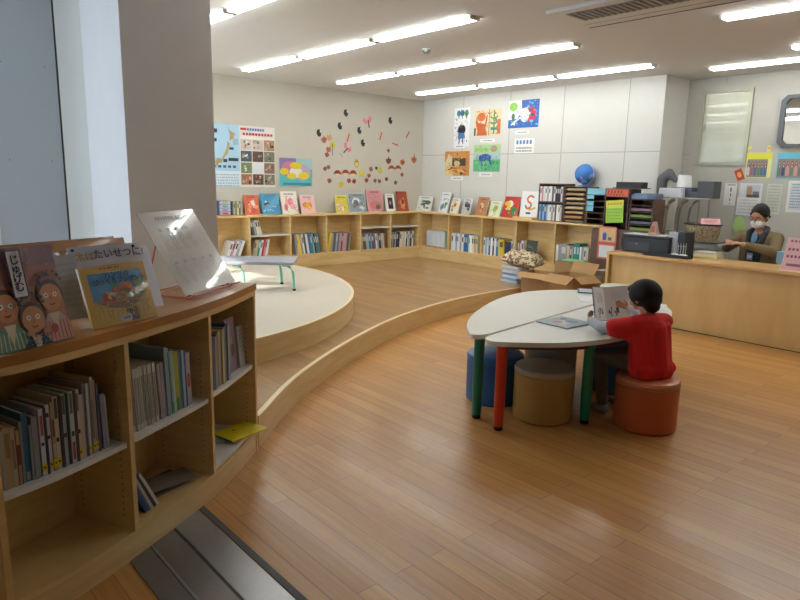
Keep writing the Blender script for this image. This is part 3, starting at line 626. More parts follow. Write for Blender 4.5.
rec((744.5,152.5,773,177.5),'photo_poster','yellow backed group photograph right of the hatch','poster','#d9d888',[('r',0,.75,1,1,'#d8d23c')]+people(1,.05,.85,.02,.74,6))
rec((774.5,152.5,806,179),'photo_poster','blue backed group photograph at the right edge','poster','#7cb8c4',[('r',0,.8,1,1,'#5cb4c8')]+people(2,.05,.95,.06,.78,6))
rec((735,169,744,180.5),'red_card','red card with gold circle, tilted, left of the yellow photograph','card','#b8482c',[('r',.1,.1,.9,.9,'#a83820'),('e',.5,.5,.28,.26,'#e09a30')],25,.006)
rec((723,183.5,737.5,205),'paper_notice','white notice with a column of dark marks, leftmost paper','notice','#d8d8d4',rows(1,.2,.9,.93,.1,'#606068',seed=2)+[('r',.48,.62,.58,.8,'#33333a'),('r',.5,.4,.57,.55,'#33333a'),('r',.49,.2,.56,.32,'#40404a'),('r',.47,.05,.57,.1,'#c06a40')])
rec((738.5,183.5,763,199),'paper_notice','white notice carrying a small photograph','notice','#cfd2d4',[('r',.3,.1,.92,.9,'#b8bcc4'),('r',.34,.12,.56,.8,'#a88468'),('r',.34,.12,.9,.3,'#5c463c'),('r',.6,.3,.88,.5,'#6a7078')])
rec((735.5,198,761,215),'paper_notice','plain white notice below the small photograph','notice','#dcdcdc',rows(5,.1,.9,.85,.17,'#b8b8bc',seed=8),0,.006)
rec((764,184,783,214),'paper_notice','pale grey green notice behind the seated person','notice','#c4c6b8',rows(9,.1,.9,.92,.1,'#a4a698',seed=9))
rec((785,181,810,212),'paper_notice','white bordered notice at the right edge','notice','#d8d8cc',[('r',.1,.08,.95,.94,'#c6cbcf')]+rows(9,.18,.9,.88,.09,'#8a90a0',seed=10),0,.006)
rec((744.5,146.5,752,149.5),'sticky_note','yellow paper slip above the yellow photograph, left one','note','#d8d458',None,10)
rec((767,145.5,771,152),'sticky_note','yellow paper slip above the yellow photograph, right one','note','#d8cf70',[('r',.3,.4,.8,.8,'#d09040')])
rec((790,145.5,803,149.5),'sticky_note','yellow paper slip under the mirror','note','#cfc48a',None)
mw,w,h=on_back(731,216,747,233,Y=YR,d=.004); b=MB(); b.prism([(w*(.5+.48*math.cos(t*.628+.3)*(1 if t%2 else .8)),h*(.5+.48*math.sin(t*.628+.3))) for t in range(10)],0,.01,'#a4c878'); tag(b.build('leaf_ornament',M['paint'],mw=mw),'light green paper leaf on the wall left of the seated person','ornament')
# ---------------------------------------------------------------- ceiling lights
SEG=[(-7.80,0),(-6.465,0),(-5.13,0)]; SEG2=[(-2.43,-1.06),(-1.06,.31),(.31,1.68)]
def make_light():
    e=empty('ceiling_light'); L=1.305
    b=MB(); b.bx((0,-.08,-.003),(L,.08,-.0004)); b.build('housing',M['steel_white'],e)
    b=MB(); b.tube([(.03,-.04,-.017),(L-.03,-.04,-.017)],.0135,n=14); b.tube([(.03,.04,-.017),(L-.03,.04,-.017)],.0135,n=14); b.build('lamp_tube',M['lamp'],e,smooth=True)
    for x in (.004,L-.032):
        b=MB(); b.bx((x,-.058,-.032),(x+.026,.058,-.0035)); b.build('end_cap',M['steel_white'],e,bevel=.004)
    return e
proto=None
def put_light(x,y,lab):
    global proto
    mw=Matrix.Translation((x,y,ZC))
    if proto is None: proto=make_light(); proto.matrix_world=mw; o=proto
    else: o=dup(proto,mw)
    tag(o,lab,'ceiling light','fluorescent ceiling lights')
pos=['far left','middle','right']
for ri,(y,rn) in enumerate([(2.63,'nearest row, by the pillar'),(4.16,'second row'),(5.64,'third row'),(7.18,'row nearest the drawing wall')]):
    for si,(x,_) in enumerate(SEG): put_light(x,y,f'white fluorescent ceiling light, {pos[si]} one of the {rn}')
for y,rn,xs in [(5.55,'right hand row nearest the camera',-2.43),(7.14,'short right hand row at the picture edge',-2.43),(7.83,'right hand row over the counter',-3.5)]:
    for k in range(2):
        put_light(xs+k*1.33,y,f'white fluorescent ceiling light, {ORD[k]} tube of the {rn}')
put_light(-1.06-2.76,1.6-.55,'white fluorescent ceiling light over the curved shelf') if False else None
# smoke detector
e=empty('smoke_detector',(-5.13,4.84,ZC)); tag(e,'small round smoke detector on the ceiling','smoke detector')
b=MB(); b.lathe([(.05,-.012),(.05,0)],(0,0,-.0005)); b.build('base',M['steel_white'],e,smooth=True)
b=MB(); b.lathe([(.028,-.045),(.04,-.035),(.04,-.013)]); b.build('sensor',M['grey_metal'],e,smooth=True)
# air conditioner
e=empty('air_conditioner',(-3.32,4.42,ZC)); tag(e,'ceiling cassette air conditioner with dark louvred grille','air conditioner')
b=MB(); b.bx((0,0,-.03),(1.6,.63,-.0005)); b.build('panel',M['ceiling'],e,bevel=.005)
b=MB(); b.bx((.12,.1,-.034),(1.48,.36,-.0305),'#777166')
for i in range(26): b.bx((.13+i*.052,.11,-.04),(.16+i*.052,.35,-.0342),'#8d877c')
b.build('intake_grille',M['paint'],e)
b=MB(); b.bx((.02,.5,-.033),(1.58,.51,-.0305),'#a49c90'); b.bx((.0,.622,-.034),(1.6,.63,-.0305),'#3c3834'); b.build('louvre',M['paint'],e)  # pale slit, then a dark strip painting the shadow line along the panel edge
# ---------------------------------------------------------------- curved foreground shelf
FB=[(-3.09,1.69),(-2.842,1.403),(-2.692,1.197),(-2.559,.972),(-2.448,.766),(-2.333,.523),(-2.262,.30),(-2.215,.05),(-2.2,-.2)]
FB=[(x-.010,y-.011) for x,y in FB]
F=spline(FB,8)        # front line, far end first
def arcl(P):
    s=[0]
    for i in range(len(P)-1): s.append(s[-1]+(P[i+1]-P[i]).length)
    return s
AS=arcl(F)
def at(s):
    for i in range(len(F)-1):
        if s<=AS[i+1] or i==len(F)-2:
            t=(s-AS[i])/(AS[i+1]-AS[i]); p=F[i].lerp(F[i+1],t); d=(F[i+1]-F[i]).normalized(); return p,d
def sof(pt):
    return min(((F[i]-V(pt)).length,AS[i]) for i in range(len(F)))[1]
def sub(s0,s1,n=14): return [at(s0+(s1-s0)*i/(n-1))[0] for i in range(n)]
def nrm(d): return V((d.y,-d.x))   # away from the room (into shelf)? computed below
# inward normal: pointing towards -x
def inw(d):
    n=V((d.y,-d.x)); return n if n.x<0 else -n
def sub2(s0,s1,off,n=14):
    out=[]
    for i in range(n):
        p,d=at(s0+(s1-s0)*i/(n-1)); out.append(p+inw(d)*off)
    return out
S_END=AS[-1]; D=.33
sd=[0.0, sof((-2.75,1.25)), sof((-2.46,.80)), sof((-2.27,.31)), S_END-.012]
# refine with exact projection
def sproj(pt):
    best=None
    k=0
    while k<=400:
        s=S_END*k/400; p,_=at(s); q=(p-V(pt)).length
        if best is None or q<best[0]: best=(q,s)
        k+=1
    return best[1]
sd[1]=sproj((-2.765,1.241)); sd[2]=sproj((-2.47,.789)); sd[3]=sproj((-2.285,.30))
OUT=spline([(-3.125,1.70),(-3.64,2.3),(-4.19,3.16),(-4.67,4.14),(-4.97,5.2),(-5.06,6.3),(-5.0,7.05),(-4.9,YB)],10)
IN=[V((XL,p.y)) for p in OUT]
bk_=[tuple(q) for q in sub2(0,S_END*.62,D+.006,20)]
poly=[tuple(p) for p in OUT]+[(XL,YB),(XL,bk_[-1][1])]+bk_[::-1]
b=MB(); b.prism(poly,0.001,HP-.004,mi=0); 
b.prism(poly,HP-.004,HP,mi=1,side=0)
p=struct(b.build('floor_deck',[M['birchf'],M['deck']]))
b=MB(); b.strip(offs(OUT,-.003),offs(OUT,.03),HP-.006,HP+.003); struct(b.build('trim_4',M['trim']))
e=empty('curved_bookcase',(F[20].x-.15,F[20].y,0)); tag(e,'long curved low wooden bookcase in the foreground, books facing the floor','bookcase')
inv=Matrix.Translation(-e.location)
def cb(b,name,mat,bevel=0):
    o=b.build(name,mat,e,bevel=bevel); o.matrix_parent_inverse=inv; return o
b=MB(); b.strip(sub2(-.0,S_END,-.012,40),sub2(0,S_END,D,40),.934,.97); cb(b,'top_board',M['topwood'],.003)
b=MB(); b.strip(sub2(.0,S_END,-.004,40),sub2(0,S_END,D,40),.904,.933); cb(b,'under_board',M['birch'])
b=MB(); b.strip(sub2(0,S_END,0,40),sub2(0,S_END,D,40),.10,.12); cb(b,'base_board',M['birch'])
b=MB(); b.strip(sub2(.02,S_END,.003,40),sub2(.02,S_END,.03,40),.0005,.0995); cb(b,'plinth',M['birchf'])
b=MB(); b.strip(sub2(.0,S_END,D-.012,40),sub2(0,S_END,D,40),.1205,.9035); cb(b,'back_panel',M['birch'])
def div(s,z0,z1,name,t=.022,f=-.002):
    p,d=at(s); n=inw(d); a=p+n*f; c=p+n*(D-.0125)
    if z0<.05: c=p+n*(D-.0)
    h=d*t/2
    b=MB(); b.prism([tuple(a-h),tuple(a+h),tuple(c+h),tuple(c-h)],z0,z1)
    o=cb(b,name,M['birch'])
    # peg holes drawn as a column of small metal sockets
    q=MB()
    for sgn in (1,-1):
        for dd in (.05,.27):
            for k in range(26):
                zz=.18+k*.027
                if zz<z1-.03:
                    c0=p+n*dd+d*sgn*(t/2+.0005); q.box((c0.x,c0.y,zz),(.005,.005,.006),'#6d6a66')
    o2=q.build('peg_strip',M['paint'],o); o2['kind']='stuff'
div(.011,.0005,.9035,'end_panel',.024)
for i in (1,2,3): div(sd[i],.1205,.9035,'divider')
def wshelf(s0,s1,z,f=.012):
    b=MB(); b.strip(sub2(s0+.0125,s1-.0125,f),sub2(s0+.0125,s1-.0125,D-.014),z-.02,z); cb(b,'shelf_board',M['white_lam'],.002)
wshelf(.0115+.001,sd[1],.515); wshelf(sd[1],sd[2],.505); wshelf(sd[2],sd[3],.50); wshelf(sd[3],sd[4],.50)
wshelf(.0125,sd[1],.150,.006)
def curve_books(s,z,books,lab,group,send,off=.045,parts=True):
    # placed from the left end of the bay (large s) to the right (small s)
    k=0
    for bk in books:
        th,h,dp,col,cn=bk[:5]; lean=bk[5] if len(bk)>5 else 0; marks=bk[6] if len(bk)>6 else None; labc=bk[7] if len(bk)>7 else None
        r=math.radians(lean); adv=th/math.cos(r)
        if s-adv<send: print('curve row full',lab,k); break
        p,d=at(s-adv/2); n=inw(d); xr=-d
        p2=p+n*(off+random.uniform(-.004,.004))
        m=basis((p2.x,p2.y,z+.0006),xr.to_3d(),n.to_3d(),(0,0,1))
        piv=(th/2 if lean>0 else -th/2)
        loc=Matrix.Translation(((adv/2 if lean>0 else -adv/2),0,0))@Matrix.Rotation(r,4,'Y')@Matrix.Translation((-piv,0,0))
        o=bookmesh(th,h,dp,S(col) if isinstance(col,str) else col,marks=marks).build('book',M['paint'],mw=m@loc)
        k+=1; tag(o,f'{cn} book, {ORD[min(k-1,29)]} from the left {lab}','book',group)
        if parts and labc:
            q=MB(); q.bx((-th/2-.0003,-.0008,.014),(th/2+.0003,.001,.045),labc); q.box((0,-.0009,.03),(th*.5,.0006,.008),'#4a4a3a'); q.build('spine_label',M['paint'],o)
        s-=adv+.0005+dp*th*.12
    return s
dk='#33343a'; Yl='#d6c02c'
mk=lambda *a:[(z0,z1,c) for z0,z1,c in a]
bay1=[(.018,.20,.19,'#4c5048','dark green',0,None,None),(.012,.21,.19,'#a8a494','grey',0,None,None),(.022,.215,.19,'#b79d78','tan',0,mk((.5,.9,'#8a7458'))),(.014,.21,.19,'#b8a488','light tan',0,mk((.3,.8,'#8a7860'))),
(.016,.205,.18,'#6a3c34','dark red and tan',0,mk((.7,.95,'#b09a70'),(.0,.35,'#9a8a6c'))),(.010,.22,.2,'#7c8890','grey blue',0),(.020,.245,.2,'#2c6488','deep blue',0,mk((.02,.14,'#a8b0b0'))),(.008,.2,.2,'#8e9298','pale grey',0),(.02,.225,.2,'#8a8a8e','grey',0),(.006,.22,.2,'#3c4048','black',0),
(.016,.245,.2,'#c9c9d4','white',0,mk((.6,.9,'#a84a50'),(.45,.5,dk)),Yl),(.010,.245,.2,'#2c2e40','navy',0),(.016,.25,.2,'#cfcdd8','white',0,mk((.82,.88,dk),(.5,.55,dk)),Yl),(.014,.255,.2,'#a8907c','brownish',0,mk((.5,.75,'#8a3c34'),(.2,.4,'#c0b090')),Yl),
(.018,.27,.2,'#c4bca8','cream',0,mk((.7,.98,'#4a5248'),(.38,.44,dk)),Yl),(.012,.265,.2,'#3a2c3c','plum',0),(.018,.27,.2,'#a8b0a8','grey green',0,mk((.72,.98,'#54605a'),(.4,.46,dk))),(.008,.268,.2,'#2c4450','dark teal',0),(.018,.272,.2,'#b4bab8','pale grey',0,mk((.7,.98,'#55645c'),(.38,.45,dk),(.05,.3,'#a04450'))),(.012,.27,.2,'#4a3a34','dark brown',0),
(.014,.27,.2,'#c8b8a4','cream',0,mk((.7,.95,'#6a6a5c'),(.38,.44,dk)),Yl),(.016,.245,.2,'#b8aaa0','beige',0),(.010,.28,.21,'#8e8890','grey lilac',0),(.010,.282,.21,'#babcc8','pale lilac',0,None,Yl),(.009,.28,.21,'#76707a','mauve',0),(.012,.30,.21,'#a89c80','khaki',0,mk((.2,.7,'#7a7468')),Yl),(.012,.285,.21,'#a08a84','dusty pink',0,None,Yl),(.010,.27,.21,'#545468','slate',0)]
s_=curve_books(sd[3]-.014,.50,bay1,'on the middle level of the nearest bay','books in the nearest bay of the curved bookcase',sd[2]+.02)
s_=curve_books(s_-.012,.50,[(.02,.22,.2,'#8c90a4','grey violet',-2),(.006,.21,.2,'#c9c2b0','cream',-2),(.004,.21,.2,'#6a6a58','olive',-2)],'at the right end of the nearest bay','books in the nearest bay of the curved bookcase',sd[2]+.012)
dots=lambda: mk((.1,.85,'#8c8c86'))
bay2=[(.014,.29,.2,'#6c7068','grey green',-2,None,Yl),(.006,.28,.2,'#c8c4b4','ivory',-2,None,Yl)]+[(.011,.27-.0008*i,.2,'#c2c0b6','speckled white',-3,dots()) for i in range(10)]+[(.010,.245,.2,'#6c4c50','maroon',-4),(.013,.25,.2,'#a098a0','lilac grey',-4),(.014,.25,.2,'#a49ca8','pale lilac',-3),(.012,.31,.22,'#8aa4b0','tall pale blue',-2),(.010,.3,.22,'#9cb8c0','sky blue',-2),(.009,.285,.2,'#8aa8a4','sea green',-3,mk((0,.2,'#4a8a5c'))),(.010,.285,.2,'#a8c4c0','mint',-3),(.022,.275,.2,'#a8a83c','yellow green',-2,mk((0,.22,'#4a8a3c'))),(.012,.27,.2,'#5a80a0','blue',-2),(.012,.27,.2,'#a8bcc8','pale blue',-2),(.008,.27,.2,'#2c4c88','navy',-2),(.022,.25,.2,'#b0a8ac','grey',-2,mk((.35,.6,'#a8503c')))]
curve_books(sd[2]-.018,.505,[(b_[0]*1.42,)+tuple(b_[1:]) for b_ in bay2],'on the middle level of the central bay','books in the central bay of the curved bookcase',sd[1]+.015)
bay3=[(.012,.23,.2,'#34405c','navy',0),(.014,.27,.2,'#3c4c80','dark blue',-2),(.012,.26,.2,'#50689c','blue',-2),(.010,.26,.2,'#a8a090','beige',-1),(.010,.27,.2,'#8a7a60','brown',-1),(.014,.28,.2,'#b8a88c','tan',-1),(.010,.28,.2,'#c0b490','cream',0),(.012,.285,.2,'#8c8c78','olive grey',0),(.008,.3,.2,'#46588c','deep blue',0),(.012,.29,.2,'#9aa0a8','grey',0)]
curve_books(sd[1]-.016,.515,[(b_[0]*2.05,)+tuple(b_[1:]) for b_ in bay3],'on the middle level of the far bay','books in the far bay of the curved bookcase',.245,.03)
# books with covers showing in far bay
def on_shelf_face(s,off,z,w,h,col,items,lab,turn=0,tilt=4,th=.012):
    p,d=at(s); n=inw(d); p2=p+n*off; xr=(-d).to_3d(); xr=Matrix.Rotation(math.radians(turn),3,'Z')@xr
    nn=V((-xr.y,xr.x,0)); 
    if nn.dot(n.to_3d())<0: nn=-nn
    r=math.radians(tilt); up=nn*math.sin(r)+V((0,0,math.cos(r)))
    return facebook(basis((p2.x,p2.y,z+.001),xr,up,xr.cross(up)),w,h,th,col,items,lab)
on_shelf_face(.235,.06,.515,.12,.29,'#8a7a86',[('e',.6,.4,.2,.12,'#6a4a44'),('e',.5,.6,.15,.08,'#a08c94')],'mauve picture book turned cover out, far bay of the curved bookcase',0)
on_shelf_face(.105,.05,.515,.078,.225,'#c2c2c4',rows(6,.2,.8,.9,.1,'#9a9aa0'),'pale grey book turned cover out beside the end panel',0)
# loose books low: central bay bottom
def slant(s,off,z,th,h,dp,col,cn,lean,lab,g):
    p,d=at(s); n=inw(d); p2=p+n*off; m=basis((p2.x,p2.y,z+.0006),(-d).to_3d(),n.to_3d(),(0,0,1)); r=math.radians(lean); piv=(th/2 if lean>0 else -th/2)
    o=bookmesh(th,h,dp,S(col)).build('book',M['paint'],mw=m@Matrix.Rotation(r,4,'Y')@Matrix.Translation((-piv,0,0))); tag(o,lab,'book',g); return o
g='leaning books low in the central bay'
for i,(dx,col,cn,ln,hh) in enumerate([(.058,'#262a34','black',-14,.16),(.118,'#2c4c78','blue',-26,.2),(.1355,'#3c5c80','steel blue',-26,.205),(.153,'#b4b0a4','cream',-27,.21),(.172,'#2c3038','dark',-28,.21),(.190,'#b8bcc0','pale grey',-29,.21)]):
    slant(sd[2]-dx,.06,.12,.014,hh,.17,col,cn,ln,f'{cn} book leaning left low in the central bay, {ORD[i]} from the divider',g)
def flat(s,off,z,th,h,dp,col,lab,rot,pages='#e0dac8'):
    p,d=at(s); n=inw(d); p2=p+n*off; m=basis((p2.x,p2.y,z+.001+th/2),(-d).to_3d(),n.to_3d(),(0,0,1))
    o=bookmesh(th,h,dp,S(col)).build('book',M['paint'],mw=m@Matrix.Rotation(math.radians(rot[0]),4,'Z')@Matrix.Rotation(math.radians(rot[1]),4,'X')@Matrix.Rotation(math.radians(90),4,'Y')@Matrix.Translation((0,-dp/2,-h/2))); tag(o,lab,'book'); return o
flat(sd[2]-.335,.17,.12,.012,.26,.16,'#54463c','dark brown book lying flat beside the leaning books',(-12,0))
flat(sd[2]-.365,.15,.134,.010,.24,.13,'#8c8478','taupe book lying on the dark brown book',(-26,0))
# far bay bottom
g='books low in the far bay'
for i,(dx,col,cn,ln) in enumerate([(.03,'#b0a8a8','grey',-8),(.05,'#9a8a80','taupe',-10),(.07,'#50545c','dark grey',-12)]):
    slant(sd[1]-dx,.055,.15,.012,.2,.16,col,cn,ln,f'{cn} book standing low in the far bay, {ORD[i]} from the divider',g)
p,d=at(.20); n=inw(d)
m=basis((p.x+n.x*.2,p.y+n.y*.2,.152),(-d).to_3d(),n.to_3d(),(0,0,1))
b=MB(); b.box((0,0,.006),(.2,.2,.012),'#d2d3d4'); b.box((-.03,.03,.0128),(.05,.03,.001),'#3a3a3c'); b.box((-.03,.03,.0136),(.03,.014,.001),'#d2d3d4'); tag(b.build('white_booklet',M['paint'],mw=m@Matrix.Rotation(.2,4,'Z')),'white booklet lying low in the far bay under the yellow book','booklet')
p,d=at(.15); n=inw(d)
m=basis((p.x+n.x*.045,p.y+n.y*.045,.1665),(-d).to_3d(),n.to_3d(),(0,0,1))@Matrix.Rotation(-.5,4,'Z')
b=MB(); b.box((0,0,.004),(.24,.17,.008),'#d8c818'); b.box((-.12,-.0,.004),(.004,.17,.0085),'#2c7a50'); b.box((-.02,.03,.0086),(.012,.014,.001),'#8a3020'); tag(b.build('yellow_book',M['paint'],mw=m),'bright yellow thin book sticking out low in the far bay','book')
# ---------------------------------------------------------------- things on top of the curved shelf
ZS=.971
# wooden display rack behind
def bk_pt(s,off,z): 
    p,d=at(s); n=inw(d); q=p+n*off; return V((q.x,q.y,z))
A0=XP(-60,300,0) if False else None
s0r=sproj((-2.69,1.10)); s1r=S_END-.15
pA=bk_pt(s0r,.27,ZS); pB=bk_pt(s1r,.27,ZS)
dd=(pB-pA).normalized(); nn=V((dd.y,-dd.x,0)); nn=nn if nn.x<0 else -nn
Lr=(pB-pA).length
e2=empty('display_rack',basis(pA,dd,nn,(0,0,1))); tag(e2,'wooden display rack with a top rail along the back of the curved bookcase','display rack')
ti=Matrix.Rotation(math.radians(-14),4,'X')
b=MB(); b.bx((0,-.012,.262),(Lr,.012,.30)); b.build('top_rail',M['topwood'],e2,bevel=.003).matrix_local=ti
b=MB(); b.bx((.03,.013,.29),(Lr,.035,.312)); b.build('rear_rail',M['topwood'],e2,bevel=.002).matrix_local=ti
for x in (.02,.29,.62,.95):
    if x<Lr: b=MB(); b.bx((x,-.010,.012),(x+.028,.010,.2615)); b.build('post',M['topwood'],e2).matrix_local=ti
b=MB(); b.bx((0,-.05,.001),(Lr,.012,.02)); b.build('bottom_ledge',M['topwood'],e2,bevel=.002)
for x in (.06,.5,.9):
    if x<Lr-.02: b=MB(); b.box((x,-.014,.12),(.018,.008,.022)); b.build('clip',M['black'],e2).matrix_local=ti
# jugemu style book
def leanbook(blpx,brpx,zb,w,h,tilt,back=0):
    a=Zp(*blpx,zb); c=Zp(*brpx,zb); return lean_mw(a,c-a,tilt),w or (c-a).length,h
def figure(cx,cy,s,robe,stripe,hair='#3a302c',face='#c98c5c'):
    lo=max(0.004,cy-4.2*s)
    it=[('p',[(cx-1.3*s,lo),(cx-1.2*s,cy-1.5*s),(cx-.5*s,cy-.9*s),(cx+.5*s,cy-.9*s),(cx+1.2*s,cy-1.5*s),(cx+1.3*s,lo)],robe)]
    for k in range(-3,4): it.append(('l',[(cx+k*.34*s,lo+.01),(cx+k*.3*s,cy-1.35*s)],.016,stripe))
    it.append(('p',[(cx-.45*s,cy-.9*s),(cx+.45*s,cy-.9*s),(cx,cy-2.1*s)],'#d8c8b0'))
    it+=[('e',cx,cy+.18*s,1.08*s,.85*s,hair),('e',cx,cy,.95*s,.78*s,face)]
    for q in (-.38,.38): it+=[('e',cx+q*s,cy+.12*s,.2*s,.15*s,'#ece8e0'),('e',cx+q*s,cy+.12*s,.07*s,.05*s,'#221c1a')]
    it+=[('l',[(cx-.25*s,cy-.38*s),(cx,cy-.46*s),(cx+.25*s,cy-.38*s)],.02,'#8a3428'),('l',[(cx,cy+.02*s),(cx-.07*s,cy-.15*s),(cx+.05*s,cy-.17*s)],.01,'#7a4a30')]
    return it
mw,w,h=leanbook((6,354),(73,337),ZS,.245,.335,12)
it=[('r',0,0,1,1,'#8f6a7c'),('r',0,.25,1,.8,'#a87468'),('r',0,.2,1,.6,'#b07a58')]
r=random.Random(4)
for i in range(60): it.append(('e',r.uniform(0.02,.98),r.uniform(.4,.98),.02,.012,r.choice(['#b88a78','#9c7088','#a87a70','#c09080'])))
it+=figure(.13,.42,.18,'#6f9a84','#c8d0b8','#4a3830')+figure(.80,.46,.18,'#c8a498','#b05048','#4c4c58')
it+=figure(.47,.27,.175,'#2c3c60','#40548a','#4c3a34')
for i in range(90):
    x_=r.uniform(.3,.66); it.append(('e',x_,r.uniform(.01,.12),.008,.006,r.choice(['#6c80a8','#8a9cb8','#1c2848'])))
for cx_,cy_ in ((.13,.56),(.47,.41),(.80,.60)):
    for i in range(26): a_=r.uniform(.1,3.05); it.append(('e',cx_+.19*math.cos(a_)*r.uniform(.86,1.05),cy_+.02+.13*math.sin(a_)*r.uniform(.7,1.0)-.02,.022,.014,r.choice(['#3a3430','#4c4a50','#2c2826','#66646c'])))
it+=[('p',[(.3,.13),(.4,.1),(.42,.16),(.33,.18)],'#c98c5c'),('p',[(.56,.1),(.68,.12),(.66,.17),(.56,.15)],'#c98c5c')]
it+=[('e',.72,.14,.06,.05,'#a83c34'),('r',.24,.5,.46,.97,'#33345a'),('r',.26,.51,.44,.96,'#cfcbd2')]
o=facebook(mw,w,h,.012,'#8a6272',it,'purple and orange picture book with three robed figures, leftmost on the curved bookcase',group=None,texts=(('じゅげむ',.036,.35,.735,'#1c2048',True),))
# laminated white sheet behind
mw,w,h=leanbook((60,322),(94,316),ZS+.021,.11,.25,14)
sheet('laminated_notice','small glossy white notice standing between the two picture books','notice',mw,w,h,'#c9ccce',rows(8,.12,.9,.85,.09,'#b2b4b8',seed=5),gloss=True)
# yellow picture book
mw,w,h=leanbook((94,330),(158,316),ZS,.292,.235,18)
it=[('r',0,0,1,1,'#c99f34'),('r',.1,.08,.92,.88,'#c8a850'),('r',.1,.42,.92,.88,'#3f8fc0'),('p',[(.1,.42),(.92,.58),(.92,.4),(.1,.36)],'#b0a050')]
it+=[('p',[(.12,.42),(.93,.5),(.72,.3),(.56,.24),(.3,.3)],'#8a6a4c'),('e',.5,.42,.38,.05,'#a8845c'),('e',.34,.47,.11,.09,'#b84a40'),('e',.52,.5,.08,.07,'#c8885c'),('e',.62,.6,.12,.09,'#c86a34'),('e',.48,.56,.07,.06,'#a85c44'),('e',.76,.5,.09,.07,'#6f9a5c'),('e',.86,.58,.07,.1,'#7ca868'),('e',.66,.46,.09,.05,'#5c8a5a'),('e',.82,.66,.06,.06,'#8cae62'),('e',.44,.64,.05,.03,'#5c8a4a'),('r',.58,.02,.72,.26,'#6a4438'),('e',.6,.2,.06,.05,'#30282c'),('r',.42,.04,.6,.14,'#b8c0c8'),('r',.46,.07,.57,.11,'#68707c')]
it+=rows(1,.3,.6,.95,.04,'#6a5428',seed=3)
for i in range(24): it.append(('l',[(.12+.034*i,.1),(.13+.034*i,.28)],.006,'#dcc070' if i%2 else '#a8863c'))
r=random.Random(21)
for i in range(70):
    x_=r.uniform(.3,.88); y_=.46+r.uniform(-.03,.16)*(1-abs(x_-.62)*1.6); it.append(('e',x_,y_,r.uniform(.012,.035),r.uniform(.01,.028),r.choice(['#c86a34','#b84a40','#6f9a5c','#8cae62','#c8986a','#4c8a5c','#d8a85c','#7cb0b8','#c45c58'])))
for i in range(50): it.append(('e',r.uniform(.12,.9),r.uniform(.09,.4),r.uniform(.006,.018),r.uniform(.006,.02),r.choice(['#b8923c','#d8b860','#a07c34','#c8a44c'])))
for i in range(30): x_=r.uniform(.2,.85); it.append(('e',x_,.36+r.uniform(-.07,.06),r.uniform(.01,.03),r.uniform(.004,.01),r.choice(['#8a6a4c','#a8845c','#6c503c','#c0a078'])))
o=facebook(mw,w,h,.012,'#c99f34',it,'yellow bordered picture book with a basket of fruit on a blue sky',texts=(('ハンダの',.028,.5,.82,'#2c2430'),('びっくりプレゼント',.026,.53,.72,'#2c2430')))
# hand written paper
mw,w,h=leanbook((86,318),(163,305),ZS+.021,.36,.285,22)
b=MB(); n=14; vs=[]
for i in range(n+1):
    u=i/n; bow=.0 if u<.7 else (u-.7)**2*.25
    hh=h*(1 if u<.8 else 1-(u-.8)**2*1.6)
    vs+=[(u*w,0,-bow),(u*w,hh,-bow),(u*w,0,-bow-.0012),(u*w,hh,-bow-.0012)]
fs=[]
for i in range(n):
    a=i*4; fs+=[(a,a+4,a+5,a+1),(a+2,a+3,a+7,a+6),(a+1,a+5,a+7,a+3),(a,a+2,a+6,a+4)]
fs+=[(0,1,3,2),(n*4,n*4+2,n*4+3,n*4+1)]
b.add(vs,fs,'#cfd0dc'); o=b.build('handwritten_sign',M['paint'],mw=mw,smooth=False); tag(o,'white paper sign with handwritten letters pinned behind the yellow picture book','sign')
text('木は',"hand_lettering",o,None,.04,w*.17,h*.84,col='#c9a860'); text('たいせつに',"hand_lettering",o,None,.042,w*.56,h*.86,col='#5c6488'); text('?',"hand_lettering",o,None,.04,w*.87,h*.86,col='#8a90a8',z=.001)
for u in (.05,.77):
    q=MB(); q.lathe([(.006,0),(.006,.004),(.003,.006)],(w*u,h*.95,.001)); q.build('pin',M['black'],o)
# laminated list on red wire stand
a=Zp(186,296,.99); c=Zp(235,281,.99)
mw=lean_mw(a,c-a,33); w=(c-a).length; h=.445
it=[]
for i,x in enumerate([.2,.34,.5,.66]): it+=rows(9,x-.05,x+.045,.72,.024,'#8f8c86',.3,seed=i)+[('r',x-.03,.75,x+.03,.79,'#7c8a7c')]
for i,x in enumerate([.14,.3,.46,.62,.78]): it+=rows(8,x-.05,x+.045,.32,.028,'#96928c',.3,seed=i+9)+[('r',x-.03,.35,x+.03,.39,'#7c7a76')]
it+=[('r',.2+.045*i,.885,.232+.045*i,.925,'#6a5c50') for i in range(13) if i not in(7,)]
o=sheet('laminated_list','large glossy laminated list of small print on a red wire stand','sign',mw,w,h,'#bdb9b0',it,th=.0015,gloss=True)
wv=(c-a).normalized(); nv=V((-wv.y,wv.x,0)); nv=nv if nv.dot(V((a.x,a.y,0)))>0 else -nv
R_='#c05a50'
st=empty('wire_stand',(a.x,a.y,ZS)); tag(st,'red wire easel stand with round black feet holding the laminated list','stand')
inv2=Matrix.Translation(-st.location)
def fr(u,back,z): q=a+wv*(u*w)+nv*back; return V((q.x,q.y,z))
b=MB()
r_=.0048; 
b.tube([fr(-.02,-.012,.981),fr(1.06,-.012,.981)],r_,R_)
for u in (.08,.86):
    b.tube([fr(u,-.02,.99),fr(u,-.012,.980),fr(u,.0,.975),fr(u,.24,.977)],r_,R_)
    b.tube([fr(u,.0,.977),fr(u,.17,.977+.25)],r_,R_); b.tube([fr(u,.24,.977),fr(u,.17,.977+.25)],r_,R_)
b.tube([fr(.08,.24,.977),fr(.86,.24,.977)],r_,R_)
o=b.build('wire_frame',M['gloss'],st,smooth=True); o.matrix_parent_inverse=inv2
